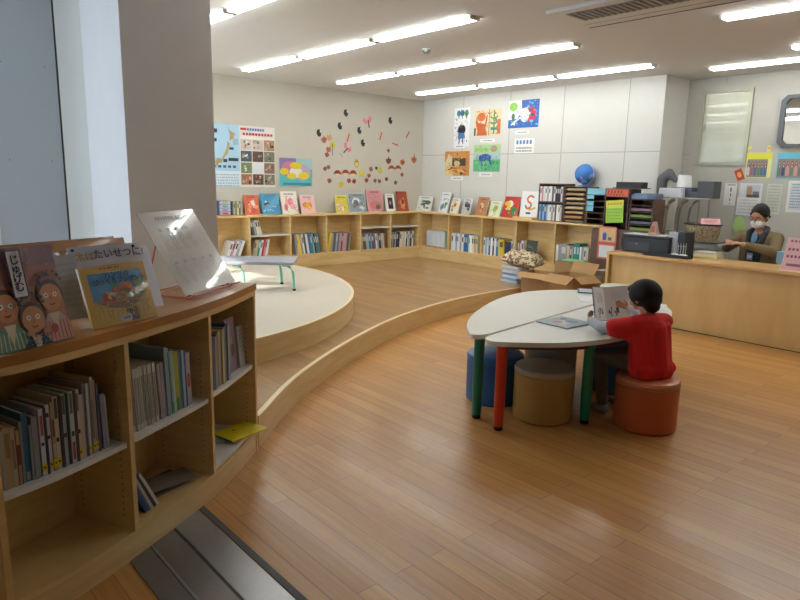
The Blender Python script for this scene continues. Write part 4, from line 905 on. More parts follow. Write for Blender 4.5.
for u,k in ((.08,.004),(.86,.004),(.08,.24),(.86,.24)):
    q=fr(u,k,ZS+.009); b=MB(); b.ell(q,(.0135,.0135,.0088),'#3c2420'); o=b.build('foot',M['gloss'],st,smooth=True); o.matrix_parent_inverse=inv2
# ---------------------------------------------------------------- low table on the round stage
P1=V((-5.56,3.46,0)); P2=V((-6.0,3.80,0)); vv=(P2-P1).normalized(); uu=V((-vv.y,vv.x,0)); uu=uu if uu.y<0 else -uu
mw=basis((P1.x,P1.y,2*HP),uu,vv,(0,0,1)); wl=1.0; wd=.5
e=empty('low_bench',mw); tag(e,'grey topped low bench with mint green curved legs on the round stage','bench')
b=MB(); b.bx((0,0,.27),(wl,wd,.30)); b.build('bench_top',plain('bench_grey','#94969f',.45),e,bevel=.006)
mint=plain('mint_tube','#7cc8b0',.4)
il=mw.inverted(); fa=il@V((-5.582,3.476,2*HP)); fb=il@V((-6.2,3.72,2*HP))
for x,sx,y in ((fa.x-.06+.12,-1,.05),(max(.2,fb.x+.05),-1,wd-.05),((il@Zp(250,285,2*HP)).x+.06,-1,.05),(wl-.06,1,wd-.05)):
    if True:
        b=MB(); pts=[(x-sx*.06,y,.262),(x-sx*.02,y,.262),(x+sx*.02,y,.245),(x+sx*.045,y,.20),(x+sx*.055,y,.10),(x+sx*.06,y,.012)]
        b.tube(pts,.014,n=12); l_=b.build('leg',mint,e,smooth=True)
        b=MB(); b.lathe([(.017,0),(.017,.02)],(x+sx*.06,y,.001)); b.build('rubber_foot',M['rubber'],l_)
# ---------------------------------------------------------------- tables
ZTb=.58
A_=spline([(-2.60,3.06),(-2.63,2.985),(-2.70,2.99),(-2.91,3.20),(-3.12,3.52),(-3.36,4.05),(-3.44,4.5),(-3.34,4.86),(-3.15,5.08),(-2.9,5.2),(-2.84,5.2)],6)
B_=spline([(-2.57,3.04),(-2.53,2.955),(-2.44,2.95),(-2.31,3.08),(-2.15,3.30),(-2.05,3.62),(-2.03,4.0),(-2.08,4.4),(-2.23,4.78),(-2.44,5.02),(-2.62,5.15),(-2.81,5.2)],6)
def kid_table(P,label,legs):
    pl=[tuple(p) for p in P]; cx=sum(p[0] for p in pl)/len(pl); cy=sum(p[1] for p in pl)/len(pl)
    e=empty('half_round_table',(cx,cy,0)); tag(e,label,'table','half round tables pushed together'); iv=Matrix.Translation((-cx,-cy,0))
    b=MB(); b.prism(pl,ZTb-.03,ZTb); o=b.build('tabletop',M['tabletop'],e,bevel=.009); o.matrix_parent_inverse=iv
    ins=[(cx+(x-cx)*.84,cy+(y-cy)*.84) for x,y in pl]
    b=MB(); b.prism(ins,ZTb-.07,ZTb-.031); o=b.build('apron',plain('table_apron','#5a2a24',.6),e); o.matrix_parent_inverse=iv
    for x,y,c in legs:
        k='leg'+c
        if k not in M: M[k]=plain('table_leg_'+c.strip('#'),c,.35,coat=.2)
        b=MB(); b.lathe([(.030,.028),(.034,.2),(.034,ZTb-.031)],(x,y,0),n=24); o=b.build('leg',M[k],e,smooth=True); o.matrix_parent_inverse=iv
        q=MB(); q.lathe([(.024,.0005),(.028,.006),(.028,.03)],(x,y,0),n=24); z=q.build('rubber_foot',M['rubber'],o,smooth=True); 
GR='#0b7a60'; RD='#d8361c'
kid_table(A_,'white topped half round table on the far side, green leg at its left tip',[(-2.655,3.045,GR),(-3.12,3.9,RD),(-3.18,4.75,GR),(-2.93,5.05,RD)])
kid_table(B_,'white topped half round table on the near side, red leg at its left tip',[(-2.43,3.0,RD),(-2.15,3.53,GR),(-2.25,4.5,RD),(-2.7,5.03,GR)])
# stools
def stool(x,y,r,h,body,top,label):
    e=empty('round_stool',(x,y,0)); tag(e,label,'stool','padded round stools')
    b=MB(); b.lathe([(r-.012,0.0005),(r-.002,.012),(r,.03),(r,h-.045)],n=48); b.build('body',plain('vinyl_'+body.strip('#'),body,.42,coat=.15),e,smooth=True)
    b=MB(); b.lathe([(r-.003,h-.0445),(r+.002,h-.04),(r+.002,h-.018),(r-.006,h-.006),(r-.03,h-.001),(r*.5,h+.002),(.01,h+.003)],n=48); b.build('seat_cushion',plain('vinyl_'+top.strip('#')+'t',top,.4,coat=.15),e,smooth=True)
    return e
stool(-2.405,3.42,.195,.355,'#b8924e','#b0a48a','olive tan round stool in front under the table')
stool(-2.835,3.43,.20,.35,'#1f5c96','#2868a0','blue round stool behind the green table leg')
stool(-2.70,3.90,.19,.36,'#8c8878','#8c8a80','grey round stool behind the olive tan one')
stool(-2.42,4.32,.18,.36,'#1f4f80','#265c90','dark blue round stool under the table behind the reader')
stool(-1.885,3.81,.195,.335,'#c4602f','#cb7a50','orange round stool the child sits on')
# ---------------------------------------------------------------- remesh bodies
def rem(b,name,mat,parent,vox=.006,smooth=6,mw=None):
    o=b.build(name,mat,parent,mw=mw,smooth=True)
    m=o.modifiers.new('remesh','REMESH'); m.mode='VOXEL'; m.voxel_size=vox; m.use_smooth_shade=True
    s=o.modifiers.new('smooth','SMOOTH'); s.factor=.5; s.iterations=smooth
    return o
skinB=plain('skin_child','#c98f6c',.55); skinL=plain('skin_adult','#c08a6a',.55)
hairm=wood('black_hair','#040404','#0c0a09',.7,(60,60,8))
shirt_red=plain('red_cotton','#dc201e',.85,noise=.08,nscale=9,bump=.7)
sleeve=plain('pale_sleeve','#b8bec8',.85,noise=.05); pantm=plain('brown_check_trousers','#75675a',.9,noise=.25,nscale=40)
shoe=plain('grey_shoe','#9a9a98',.6)
def hand(b,wrist,tip,palmn,scale=1.0,curl=.6,side=1):
    """five fingers; wrist->tip direction; palmn palm normal (toward the thing held)"""
    w_=V(wrist); d=(V(tip)-w_).normalized(); n=V(palmn); n=(n-d*n.dot(d)).normalized(); s=d.cross(n)*side
    pc=w_+d*.035*scale
    for q in (-.018,-.006,.006,.018): b.cap(w_+s*q*.7*scale,w_+d*.062*scale+s*q*scale,.011*scale,.010*scale)
    for i,(q,L) in enumerate([(-.024,.05),(-.008,.062),(.008,.058),(.023,.045)]):
        p0=w_+d*.065*scale+s*q*scale; p1=p0+(d*math.cos(curl*.5)+n*math.sin(curl*.5))*L*.5*scale; p2=p1+(d*math.cos(curl*1.3)+n*math.sin(curl*1.3))*L*.5*scale
        b.cap(p0,p1,.0078*scale,.007*scale); b.cap(p1,p2,.007*scale,.0058*scale)
    t0=w_+d*.02*scale-s*.018*scale; t1=t0+(d*.6-s*.7+n*.4).normalized()*.032*scale; t2=t1+(d*.8-s*.1+n*.5).normalized()*.026*scale
    b.cap(t0,t1,.010*scale,.0088*scale); b.cap(t1,t2,.0085*scale,.007*scale)
# ---- child
f=V((-.94,.34,0)).normalized(); l=V((-f.y,f.x,0))
if l.dot(V((-.66,-.75,0)))<0: l=-l
boy=empty('person',basis((-1.885,3.82,.34),f,l,(0,0,.91))); tag(boy,'child in a red t-shirt sitting on the orange stool reading an open book','person')
# local: x forward, y left, z up from the seat
zs=.006
hb=V((.10,.01,.545)) # head centre
Rh=Matrix.Rotation(math.radians(10),4,'Z')@Matrix.Rotation(math.radians(14),4,'Y')
HM=Matrix.Translation(hb)@Rh
b=MB()
b.ell((0,0,.012),(.089,.075,.092),mat=HM,nu=24,nv=16)
b.ell((.035,0,-.035),(.052,.052,.062),mat=HM,nu=20,nv=12)
b.ell((.062,0,-.075),(.022,.024,.02),mat=HM)
b.cap(HM@V((.084,0,-.005)),HM@V((.097,0,-.028)),.008,.0115); 
b.ell((.080,0,-.052),(.012,.02,.008),mat=HM)
for sgn in (1,-1): 
    b.ell((-.004,sgn*.077,-.018),(.018,.009,.027),mat=HM); b.ell((.05,sgn*.04,-.035),(.028,.024,.03),mat=HM)
b.cap((.045,.01,.40),(.085,.022,.49),.040,.036)
b.cap((.02,0,.18),(.03,0,.34),.08,.075)
lsh=V((.035,.13,.37)); rsh=V((.05,-.125,.37)); lel=V((.20,.235,.305)); lwr=V((.395,.185,.32)); rel=V((.26,-.18,.315)); rwr=V((.41,-.15,.385))
b.cap((.03,0,.34),lsh,.06,.05); b.cap((.03,0,.34),rsh,.06,.05)
b.cap(lsh,lel,.036,.030); b.cap(lel,lwr,.030,.020); b.cap(rsh,rel,.036,.030); b.cap(rel,rwr,.03,.02)
hand(b,lwr,lwr+V((.07,-.045,.03)),(0.3,-.7,.5),.82,.8,1)
hand(b,rwr,rwr+V((.08,.05,.03)),(.1,.8,.4),.82,.8,-1)
body=rem(b,'body',skinB,boy,.005,4)
for sgn in (1,-1):
    b=MB(); b.ell((.081,sgn*.028,.004),(.010,.014,.009),'#ececea',mat=HM); b.ell((.0885,sgn*.028,.004),(.0045,.006,.006),'#1a1412',mat=HM); b.build('eye',M['gloss'],boy,smooth=True)
    b=MB(); b.cap(HM@V((.088,sgn*.016,.024)),HM@V((.082,sgn*.045,.025)),.003,.003,'#15110f'); b.build('eyebrow',M['paint'],boy,smooth=True)
b=MB()
b.ell((-.014,0,.020),(.108,.096,.104),mat=HM,nu=26,nv=18)
b.ell((-.045,0,-.02),(.066,.080,.078),mat=HM,nu=20,nv=12); b.ell((-.05,0,-.075),(.045,.058,.045),mat=HM)
b.ell((.05,0,.062),(.05,.066,.035),mat=HM)
for sgn in(1,-1): b.cap(HM@V((.028,sgn*.074,.03)),HM@V((.03,sgn*.073,-.012)),.013,.006); 
rem(b,'hair',hairm,boy,.005,2)
b=MB()
b.cap((.0,.055,.05),(.03,.07,.33),.095,.075); b.cap((.0,-.055,.05),(.03,-.07,.33),.095,.075); b.cap((-.01,0,.06),(.02,0,.32),.115,.098)
b.cap((-.02,.06,.045),(-.02,-.06,.045),.09,.09); b.ell((-.03,-.12,.06),(.06,.035,.05))
b.cap((.03,0,.375),lsh+V((0,.005,0)),.068,.058); b.cap((.03,0,.375),rsh,.068,.058)
le2=lsh.lerp(lel,.62); re2=rsh.lerp(rel,.62)
b.cap(lsh,le2,.056,.058); b.cap(lsh+V((0,0,-.03)),le2+V((-.01,-.005,-.038)),.05,.048); b.cap((.02,.10,.26),le2+V((-.03,-.03,-.03)),.05,.035); b.cap(rsh,re2,.055,.056)
b.cap((.045,.045,.39),(.045,-.045,.39),.045,.045)
rem(b,'t_shirt',shirt_red,boy,.006,3)
b=MB(); b.cap(lsh.lerp(lel,.5),lel,.040,.043); b.cap(lel,lwr.lerp(lel,.12),.043,.030); rem(b,'long_sleeve',sleeve,boy,.006,2)
b=MB(); b.cap(rsh.lerp(rel,.5),rel,.040,.041); b.cap(rel,rwr.lerp(rel,.12),.041,.028)
rem(b,'long_sleeve',sleeve,boy,.006,2)
lk=V((.36,.10,.045)); rk=V((.36,-.10,.045)); la=V((.27,.13,-.285)); ra=V((.31,-.06,-.285))
b=MB(); b.cap((0,.065,.075),lk,.074,.052); b.cap((0,-.065,.075),rk,.074,.052); b.cap(lk,la,.05,.038); b.cap(rk,ra,.05,.038); b.cap((-.02,.05,.08),(-.02,-.05,.08),.075,.075)
rem(b,'trousers',pantm,boy,.006,3)
for q in (la,ra):
    b=MB(); b.cap(q+V((-.025,0,-.045)),q+V((.09,0,-.056)),.036,.027); b.cap(q+V((0,0,-.01)),q+V((0,0,-.04)),.034,.035); rem(b,'shoe',shoe,boy,.006,2)
# open book held
a=Zp(593,321,ZTb+.002); c=Zp(631,321,ZTb+.002)
hinge=Zp(606,321,ZTb+.002); 
bo=empty('open_picture_book',basis((hinge.x,hinge.y,ZTb+.002),f*-.0+l*-1,(f.x,f.y,0),(0,0,1))); tag(bo,'open picture book with white pages held up by the child on the table','book')
tb=Matrix.Rotation(math.radians(-16),4,'X')
for sg,nm in ((-1,'left_page'),(1,'right_page')):
    mm=tb@Matrix.Rotation(math.radians(34 if sg<0 else -10),4,'Z')
    W2=.22 if sg<0 else .23
    b=MB(); b.bx((0 if sg>0 else -W2,.004,0),(W2 if sg>0 else 0,.007,.24),'#5a6068'); o=b.build('cover',M['gloss'],bo); o.matrix_local=mm
    b=MB(); b.bx((0.001 if sg>0 else -W2+.004,-.004,.004),(W2-.004 if sg>0 else -.001,.0035,.236),'#eeeeee'); o=b.build('page_block',M['paint'],bo); o.matrix_local=mm
    r=random.Random(3+sg); b=MB(); x0=0 if sg>0 else -W2
    for k in range(14 if sg<0 else 12):
        xx=x0+ r.uniform(.25,.75)*W2 if sg<0 else r.uniform(.03,.10); zz=r.uniform(.03,.09)
        b.box((xx,-.0046,zz),(r.uniform(.006,.02),.0008,r.uniform(.008,.026)),r.choice(['#5c6066','#3f4248','#7e8288']))
    for k in range(7): b.box((x0+W2*(.3+.08*k),-.0046,.165),(.002,.0008,.07),'#b8babf')
    o=b.build('page_drawing',M['paint'],bo); o.matrix_local=mm
# closed magazine on table
q=[Zp(548,321,ZTb),Zp(567,329.5,ZTb),Zp(593,324,ZTb),Zp(575,316,ZTb)]
o_=q[1]; dx=(q[2]-q[1]); dy=(q[0]-q[1]); w=dx.length; h=dy.length; dxn=dx.normalized(); dyn=V((-dxn.y,dxn.x,0))
facebook(basis((o_.x,o_.y,ZTb+.0085),dxn,dyn,(0,0,1)),min(w,.32),min(h,.26),.008,'#8f9aa2',[('r',.02,.02,.98,.98,'#8ea4b0'),('e',.5,.5,.25,.2,'#b8c4cc'),('e',.35,.6,.15,.12,'#a06a74'),('e',.65,.4,.14,.2,'#5c7a94'),('e',.2,.3,.12,.1,'#c0b8a8'),('e',.75,.75,.1,.1,'#4a5f78')],'blue grey picture book lying closed on the near table')
# papers on far table
a=Zp(575,300,ZTb)
b=MB(); b.box((0,0,.001),(.21,.30,.002),'#e2e4e6'); tag(b.build('paper_sheet',M['paint'],mw=Matrix.Translation((a.x+.06,a.y+.15,ZTb+.001))@Matrix.Rotation(.7,4,'Z')),'white paper sheet on the far half table left of the open book','paper')
a=Zp(662,304,ZTb); b=MB(); b.box((0,0,.0015),(.2,.28,.003),'#e4e4e0'); tag(b.build('paper_sheet',M['paint'],mw=Matrix.Translation((-2.40,4.83,ZTb+.001))@Matrix.Rotation(.5,4,'Z')),'white paper sheet on the table right of the child','paper')
a=Zp(601,291,ZTb); b=MB(); b.box((0,0,.004),(.30,.22,.008),'#54585c'); b.box((0,0,.0088),(.27,.19,.0015),'#b4b8bc'); tag(b.build('grey_folder',M['paint'],mw=Matrix.Translation((a.x,a.y-.1,ZTb+.001))@Matrix.Rotation(.6,4,'Z')),'dark grey folder lying behind the open book','folder')
# ---------------------------------------------------------------- counter
ZK=.765; CX0=-3.945; CY=6.70
e=empty('service_counter',(CX0,CY,0)); tag(e,'long honey coloured wooden service counter at the right','counter'); iv=Matrix.Translation((-CX0,-CY,0))
def ck(b,n,m,bev=0): o=b.build(n,m,e,bevel=bev); o.matrix_parent_inverse=iv
b=MB(); b.bx((CX0,CY-.03,ZK-.035),(2.5,CY+.46,ZK)); ck(b,'countertop',M['countertop'],.004)
b=MB(); b.bx((CX0+.035,CY+.035,.0005),(2.45,CY+.055,ZK-.0355)); ck(b,'front_panel',M['counter'])
b=MB(); b.bx((CX0,CY-.02,.0005),(CX0+.03,CY+.45,ZK-.0355)); ck(b,'end_panel',M['counter'])
b=MB(); b.bx((2.455,CY,.0005),(2.49,CY+.45,ZK-.0355)); ck(b,'end_panel',M['counter'])
b=MB(); b.bx((CX0+.03,CY+.02,.0005),(2.45,CY+.034,.006)); ck(b,'kick_strip',M['dark'])
# printer
def pbox(px0,px1,y):
    return YP(px0,252,y).x,YP(px1,252,y).x
x0,x1=pbox(618,668,6.85)
e=empty('printer',(x0,6.865,ZK+.001)); tag(e,'black flatbed printer on the left end of the counter','printer')
W=x1-x0
b=MB(); b.bx((.03,0,0),(W,.27,.175)); b.build('printer_body',M['black'],e,bevel=.012)
b=MB(); b.bx((.025,-.01,.178),(W+.005,.28,.20)); b.build('scanner_lid',M['black'],e,bevel=.006)
b=MB(); b.bx((.10,-.006,.03),(W*.62,-.0005,.12),'#282a34'); b.box((W*.36,-.008,.10),(.03,.004,.008),'#8a8c90'); b.build('front_tray',M['gloss'],e,bevel=.003)
b=MB(); b.bx((-.012,.05,.05),(.029,.24,.15)); b.build('side_module',M['black'],e,bevel=.01)
b=MB(); b.box((x0+W*.45,7.0,ZK+.2055),(W*.8,.22,.006),'#d8dadc'); tag(b.build('paper_stack',M['paint']),'white papers lying on top of the black printer','paper')
# card stand on printer
cx=YP(655,228,7.0).x
b=MB(); m_=Matrix.Translation((cx,6.98,ZK+.209))
b.add([(-.05,-.04,0),(.05,-.05,0),(.03,0,.15),(-.02,0,.15),(-.05,.05,0),(.05,.05,0)],[(0,1,2,3),(5,4,3,2),(1,0,3,2)[::-1]],'#d8b8a8',mat=m_)
b.add([(-.03,-.033,.03),(.03,-.036,.03),(.022,-.014,.10),(-.014,-.014,.10)],[(0,1,2,3)],'#b86a50',mat=m_@Matrix.Translation((0,-.003,0))); tag(b.build('folded_card',M['paint']),'small folded pink card standing on the printer','card')
# black tray
x0,x1=pbox(648,692,6.8)
e=empty('desk_tray',(x0,6.69,ZK+.001)); tag(e,'flat black tray with small white items at the counter front','tray')
W=x1-x0
b=MB(); b.bx((0,0,0),(W,.15,.022)); b.bx((0,0,.0225),(W,.01,.036)); b.bx((0,.14,.0225),(W,.15,.036)); b.build('tray',M['black'],e,bevel=.003)
for i,u in enumerate((.66,.85)):
    q=MB(); q.ell((0,0,.012),(.045,.03,.012),'#d4d4ce'); tag(q.build('white_eraser',M['paint'],mw=Matrix.Translation((x0+W*u,6.765,ZK+.0225)),smooth=True),('left' if not i else 'right')+' small white pad lying on the black tray','desk item')
# file holder + pen rack
x0,x1=pbox(674,685,6.95)
e=empty('file_holder',(x0,6.93,ZK+.001)); tag(e,'black desk file holder with white label behind the pen cups','file holder')
b=MB(); b.bx((0,0,0),(x1-x0,.22,.26),'#1e1f24'); b.build('box',M['gloss'],e,bevel=.003)
b=MB(); b.bx((-.06,-.012,.02),(.04,-.001,.26),'#b8bcc0'); b.build('label_card',M['paint'],e)
x0=YP(673,252,6.87).x
e=empty('pen_rack',(x0,6.86,ZK+.001)); tag(e,'small white wire pen rack in front of the file holder','pen holder')
b=MB()
for i in range(5): b.tube([(i*.03,0,0.003),(i*.03,0,.13)],.004,'#b4b6b8',n=6); b.tube([(i*.03,.05,0.003),(i*.03,.05,.15)],.004,'#b4b6b8',n=6)
b.tube([(0,0,.004),(.12,0,.004)],.004,'#b4b6b8',n=6); b.tube([(0,.05,.004),(.12,.05,.004)],.004,'#b4b6b8',n=6);b.tube([(0,0,.12),(.12,0,.12)],.004,'#b4b6b8',n=6); b.tube([(0,0,.12),(0,.05,.12)],.004,'#b4b6b8',n=6); b.tube([(.12,0,.12),(.12,.05,.12)],.004,'#b4b6b8',n=6)
b.build('wire_frame',M['gloss'],e)
# yellowed books stack
x0,x1=pbox(694,718,7.0)
for i,(c,w,z) in enumerate([('#c9b878',.26,0),('#d8cc9a',.25,.026),('#b8b4a4',.23,.05)]):
    b=bookmesh(.024,w,.18,S(c)); tag(b.build('book',M['paint'],mw=Matrix.Translation((x0+.02+i*.006,7.02,ZK+.0135+z))@Matrix.Rotation(PI/2,4,'Y')@Matrix.Rotation(0,4,'Z')@Matrix.Translation((0,-.09,0))),['yellowed book at the bottom of the pile on the counter','cream book in the middle of the pile on the counter','greyish book on top of the pile on the counter'][i],'book','pile of books on the counter')
# low cabinet behind counter carrying boxes & basket
x0=YP(684,250,7.5).x; x1=YP(719,250,7.5).x
b=MB(); b.bx((x0-.04,7.34,.0005),(x1+.02,7.70,.74),'#a8a898'); o=b.build('low_cabinet',M['paint'],bevel=.004); tag(o,'beige low cabinet behind the counter under the boxes','cabinet')
e=empty('paper_tray',(x0,7.37,.741)); tag(e,'grey two level paper tray behind the book pile','tray')
w=x1-x0
b=MB(); b.bx((0,0,0),(w-.02,.3,.08),'#9aa0a0'); b.build('lower_tray',M['paint'],e,bevel=.004)
b=MB(); b.bx((0,0,.084),(w,.3,.15),'#b4b8b4'); b.build('upper_tray',M['paint'],e,bevel=.004)
b=MB(); b.bx((-.01,-.01,.153),(w+.02,.3,.168),'#5a5c5c'); b.build('rim',M['paint'],e,bevel=.003)
zb=.741+.17
e=empty('wicker_basket',(x0+w/2-.02,7.52,zb)); tag(e,'dark woven basket holding things behind the counter','basket')
b=MB(); 
bw=w/2+.005
pl=[(bw*math.cos(t*PI/12)*1.0,.12*math.sin(t*PI/12)) for t in range(24)]
n=24;vs=[];zz=[(0,.86),(.1,.97),(.185,1.0)]
for z_,k in zz: vs+=[(x*k,y*k,z_) for x,y in pl]
fs=[(i*n+j,i*n+(j+1)%n,(i+1)*n+(j+1)%n,(i+1)*n+j) for i in range(2) for j in range(n)]+[tuple(range(n-1,-1,-1)),tuple(range(2*n,3*n))]
m,nd,lk_,bs=newmat('floral_weave'); tc=nd.new('ShaderNodeTexCoord'); vo=nd.new('ShaderNodeTexVoronoi'); vo.inputs['Scale'].default_value=45; cr=nd.new('ShaderNodeValToRGB')
cr.color_ramp.elements[0].color=(*S('#2c2420'),1); cr.color_ramp.elements[1].color=(*S('#b09a78'),1); cr.color_ramp.elements[1].position=.6; lk_.new(tc.outputs['Object'],vo.inputs['Vector']); lk_.new(vo.outputs['Distance'],cr.inputs['Fac']); lk_.new(cr.outputs['Color'],bs.inputs['Base Color'])
b.add(vs,fs); b.build('basket_body',m,e,smooth=True)
b=MB(); b.tube([(x*1.02,y*1.02,.186) for x,y in pl+[pl[0]]],.009,'#2c2a2a'); b.build('rim',M['paint'],e,smooth=True)
m_=Matrix.Translation((x0+w*.72,7.46,zb+.225))@Matrix.Rotation(.5,4,'Z')@Matrix.Rotation(.5,4,'X')
b=MB(); b.box((0,0,0),(.20,.12,.003),'#d8a0a0'); b.box((0,0,.002),(.14,.008,.001),'#8a4a4a'); b.box((0,.03,.002),(.14,.008,.001),'#8a4a4a'); b.box((0,-.03,.002),(.1,.008,.001),'#8a4a4a'); tag(b.build('pink_card',M['paint'],mw=m_),'pink card with printed lines resting on the basket','card')
# white stand with shelf (walker like frame) behind
sx0=YP(655,198,7.78).x; sx1=YP(708,198,7.78).x
e=empty('tube_stand',(sx0,7.78,0)); tag(e,'cream steel tube stand with a shelf against the recess wall','stand')
cm=plain('cream_tube','#b4ae9c',.4); W=sx1-sx0; zt=1.385
for yy in (0,.28):
    for sgn,xx in ((1,0),(1,.16),(1,.32),(-1,W-.1)):
        b=MB(); b.tube([(xx+sgn*.0,yy,.0005),(xx,yy,1.15),(xx+.012,yy,1.25),(xx+.05,yy,1.32),(xx+.10,yy,1.357)] if sgn>0 else [(xx,yy,.0005),(xx,yy,1.357)],.014 if xx!=W-.1 else .008,n=10); b.build('leg',cm if xx in (0,.16) else M['grey_metal'],e,smooth=True)
b=MB(); b.bx((-.03,-.06,1.372),(W,.33,zt)); b.build('shelf',cm,e,bevel=.004)
b=MB(); b.bx((.0,-.0,.95),(W-.05,.30,.965)); b.build('lower_shelf',cm,e)
zt+=.001
b=MB(); b.box((0,0,.06),(.26,.18,.12),'#5c6478'); tag(b.build('blue_box',M['paint'],mw=Matrix.Translation((sx0+.28,7.96,zt)),bevel=.004),'blue grey box on the tube stand behind the white box','box')
m_=Matrix.Translation((sx0+.2,7.80,zt)); b=MB(); b.box((0,0,.055),(.30,.11,.11),'#d4d8e0',taper=.93); tag(b.build('white_box',M['paint'],mw=m_,bevel=.006),'low white box at the front of the tube stand','box')
b=MB(); b.lathe([(.085,0),(.088,.01),(.078,.12),(.074,.15)],n=28); tag(b.build('paper_roll',M['paper'],mw=Matrix.Translation((sx0+.27,7.96,zt+.122)),smooth=True),'white roll standing on the blue grey box','paper roll')
b=MB(); b.box((0,0,.035),(.16,.16,.07),'#4c505a'); tag(b.build('dark_box',M['paint'],mw=Matrix.Translation((sx0+.47,7.91,zt)),bevel=.004),'small low dark box beside the white box on the stand','box')
b=MB(); b.box((0,0,.10),(.20,.2,.20),'#4a4c50'); tag(b.build('dark_box',M['paint'],mw=Matrix.Translation((sx0+.60,7.91,zt)),bevel=.006),'square dark grey box at the right of the tube stand','box')
# grey desk fan / chair shaped thing
gx=YP(660,180,8.3).x
e=empty('grey_hood',(gx,8.35,zt)); tag(e,'grey rounded hood on the left end of the tube stand','hood')
b=MB(); b.cap((-.03,0,.05),(-.03,0,.22),.06,.065); b.cap((-.03,0,.22),(.05,0,.29),.065,.06); b.cap((.05,0,.29),(.14,0,.21),.06,.035)
rem(b,'hood_shell',plain('hood_grey','#5c5e62',.6),e,.01,4)
b=MB(); b.bx((-.09,-.06,0.0),(.06,.06,.02)); b.build('base',M['grey_metal'],e)
e.location=(sx0+.03,7.93,zt)
# pink sign stand
x0=YP(781,268,6.78).x
e=empty('pink_sign',basis((x0,6.76,ZK+.001),(1,0,0),(0,.34,.94),(0,-.94,.34))); tag(e,'pink notice board with printed lines standing on the counter','sign')
b=MB(); b.bx((0,0,-.004),(.26,.32,0),'#d6a8ac'); b.build('board',M['paint'],e)
art(e,.26,.32,[('r',.12+.13*i,.86,.2+.13*i,.93,'#8a5a60') for i in range(6)]+[('r',.1+.13*i,.6,.19+.13*i,.68,'#8a5a60') for i in range(6)]+[('r',.1+.13*i,.38,.18+.13*i,.46,'#7a5058') for i in range(6)]+[('r',.16,.12,.7,.2,'#8a5a60')],name='lettering_lines')
b=MB(); b.add([(.02,.0,-.004),(.24,.0,-.004),(.24,.30,-.006),(.02,.30,-.006),(.02,.12,-.13),(.24,.12,-.13)],[(2,3,4,5)],'#b88a90'); b.build('back_support',M['paint'],e)
# blue bottle behind pink sign
bx_=YP(797,240,7.15).x
e=empty('blue_bottle',(bx_,7.2,ZK+.001)); tag(e,'blue bottle behind the pink sign at the picture edge','bottle')
b=MB(); b.lathe([(.05,0),(.055,.02),(.055,.17),(.03,.2)],n=20); b.build('bottle_body',plain('blue_plastic','#4c7a9c',.3),e,smooth=True)
b=MB(); b.lathe([(.028,.201),(.03,.25)],n=16); b.build('cap',plain('cap_blue','#2c4a78',.4),e,smooth=True)
bx_=YP(791,240,7.15).x-.06
b=MB(); b.box((0,0,.06),(.13,.1,.12),'#7fa8c0'); tag(b.build('pale_blue_box',M['paint'],mw=Matrix.Translation((bx_-.02,7.3,ZK+.001)),bevel=.004),'pale blue box left of the blue bottle','box')
# ---------------------------------------------------------------- sorters on shelf top & brown cabinet
def xat(px,y,z=1.1):
    return YP(px,222,y).x
Yf=7.66
# binders rack
x0,x1=xat(537,Yf),xat(562,Yf); w=x1-x0
e=empty('magazine_rack',(x0,Yf,ZT+.001)); tag(e,'two level brown magazine rack of white spines on the drawing wall shelf','rack')
b=MB(); b.bx((0,0,0),(.01,.26,.53)); b.bx((w-.01,0,0),(w,.26,.53)); b.bx((.01,0,0),(w-.01,.26,.01)); b.bx((.01,0,.26),(w-.01,.26,.28)); b.bx((.01,0,.515),(w-.01,.26,.53)); b.bx((.01,.25,.01),(w-.01,.26,.26)); b.bx((.01,.25,.28),(w-.01,.26,.515)); b.build('rack_frame',M['brown'],e)
mw=Matrix.Translation((x0,Yf,0))
place_books(mw,.015,ZT+.011,.01,seq(['pale blue','blue','pale blue','blue','pale blue','white','white','grey','white','brown','white','white','grey','white','dark grey','white','grey'],h=.225,th=.022),'on the brown magazine rack, lower level','magazines in the brown rack',w-.012)
place_books(mw,.015,ZT+.281,.01,seq(['white','pink','white','white','grey','white','white','dark grey','white','black','black','navy','white','grey','white','pale blue','white','white'],h=.21,th=.022),'on the brown magazine rack, upper level','magazines in the brown rack',w-.012)
# pigeonhole sorters
def sorter(x0,x1,y0,z0,h,n,label,cols=None,fill=None,d=.28):
    e=empty('document_sorter',(x0,y0,z0)); w=x1-x0; tag(e,label,'document sorter')
    b=MB(); b.bx((0,0,0),(.012,d,h)); b.bx((w-.012,0,0),(w,d,h)); b.bx((.012,0,0),(w-.012,d,.01)); b.bx((.012,0,h-.01),(w-.012,d,h)); b.bx((.012,d-.008,.01),(w-.012,d,h-.01)); b.build('case',M['brown'],e)
    for i in range(1,n):
        z=h*i/n; b=MB(); b.bx((.0125,.002,z-.003),(w-.0125,d-.009,z+.003)); b.build('tray_shelf',M['brown'],e)
    if fill:
        for k,(i,c,lab) in enumerate(fill):
            z=z0+h*i/n+.004+ (0.0065 if i==0 else 0); hh=h/n*.5
            r=random.Random(k+int(x0*100)); b=MB(); zz=z
            m_=Matrix.Translation((x0+w/2,y0+d*.42,0))
            for q in range(3):
                b.box((r.uniform(-.015,.015),r.uniform(-.03,.0),zz+hh/6),(w*.78,d*.8,hh/3),c if q%2==0 else '#c8b890',mat=m_@Matrix.Rotation(r.uniform(-.05,.05),4,'Z')); zz+=hh/3+.0005
            tag(b.build('envelope_stack',M['paint']),lab,'envelopes','papers stored in the document sorters')
    return e
x0,x1=xat(562.5,Yf),xat(585,Yf)
lv8=['bottom','second lowest','third lowest','fourth','fifth','sixth','seventh','top']
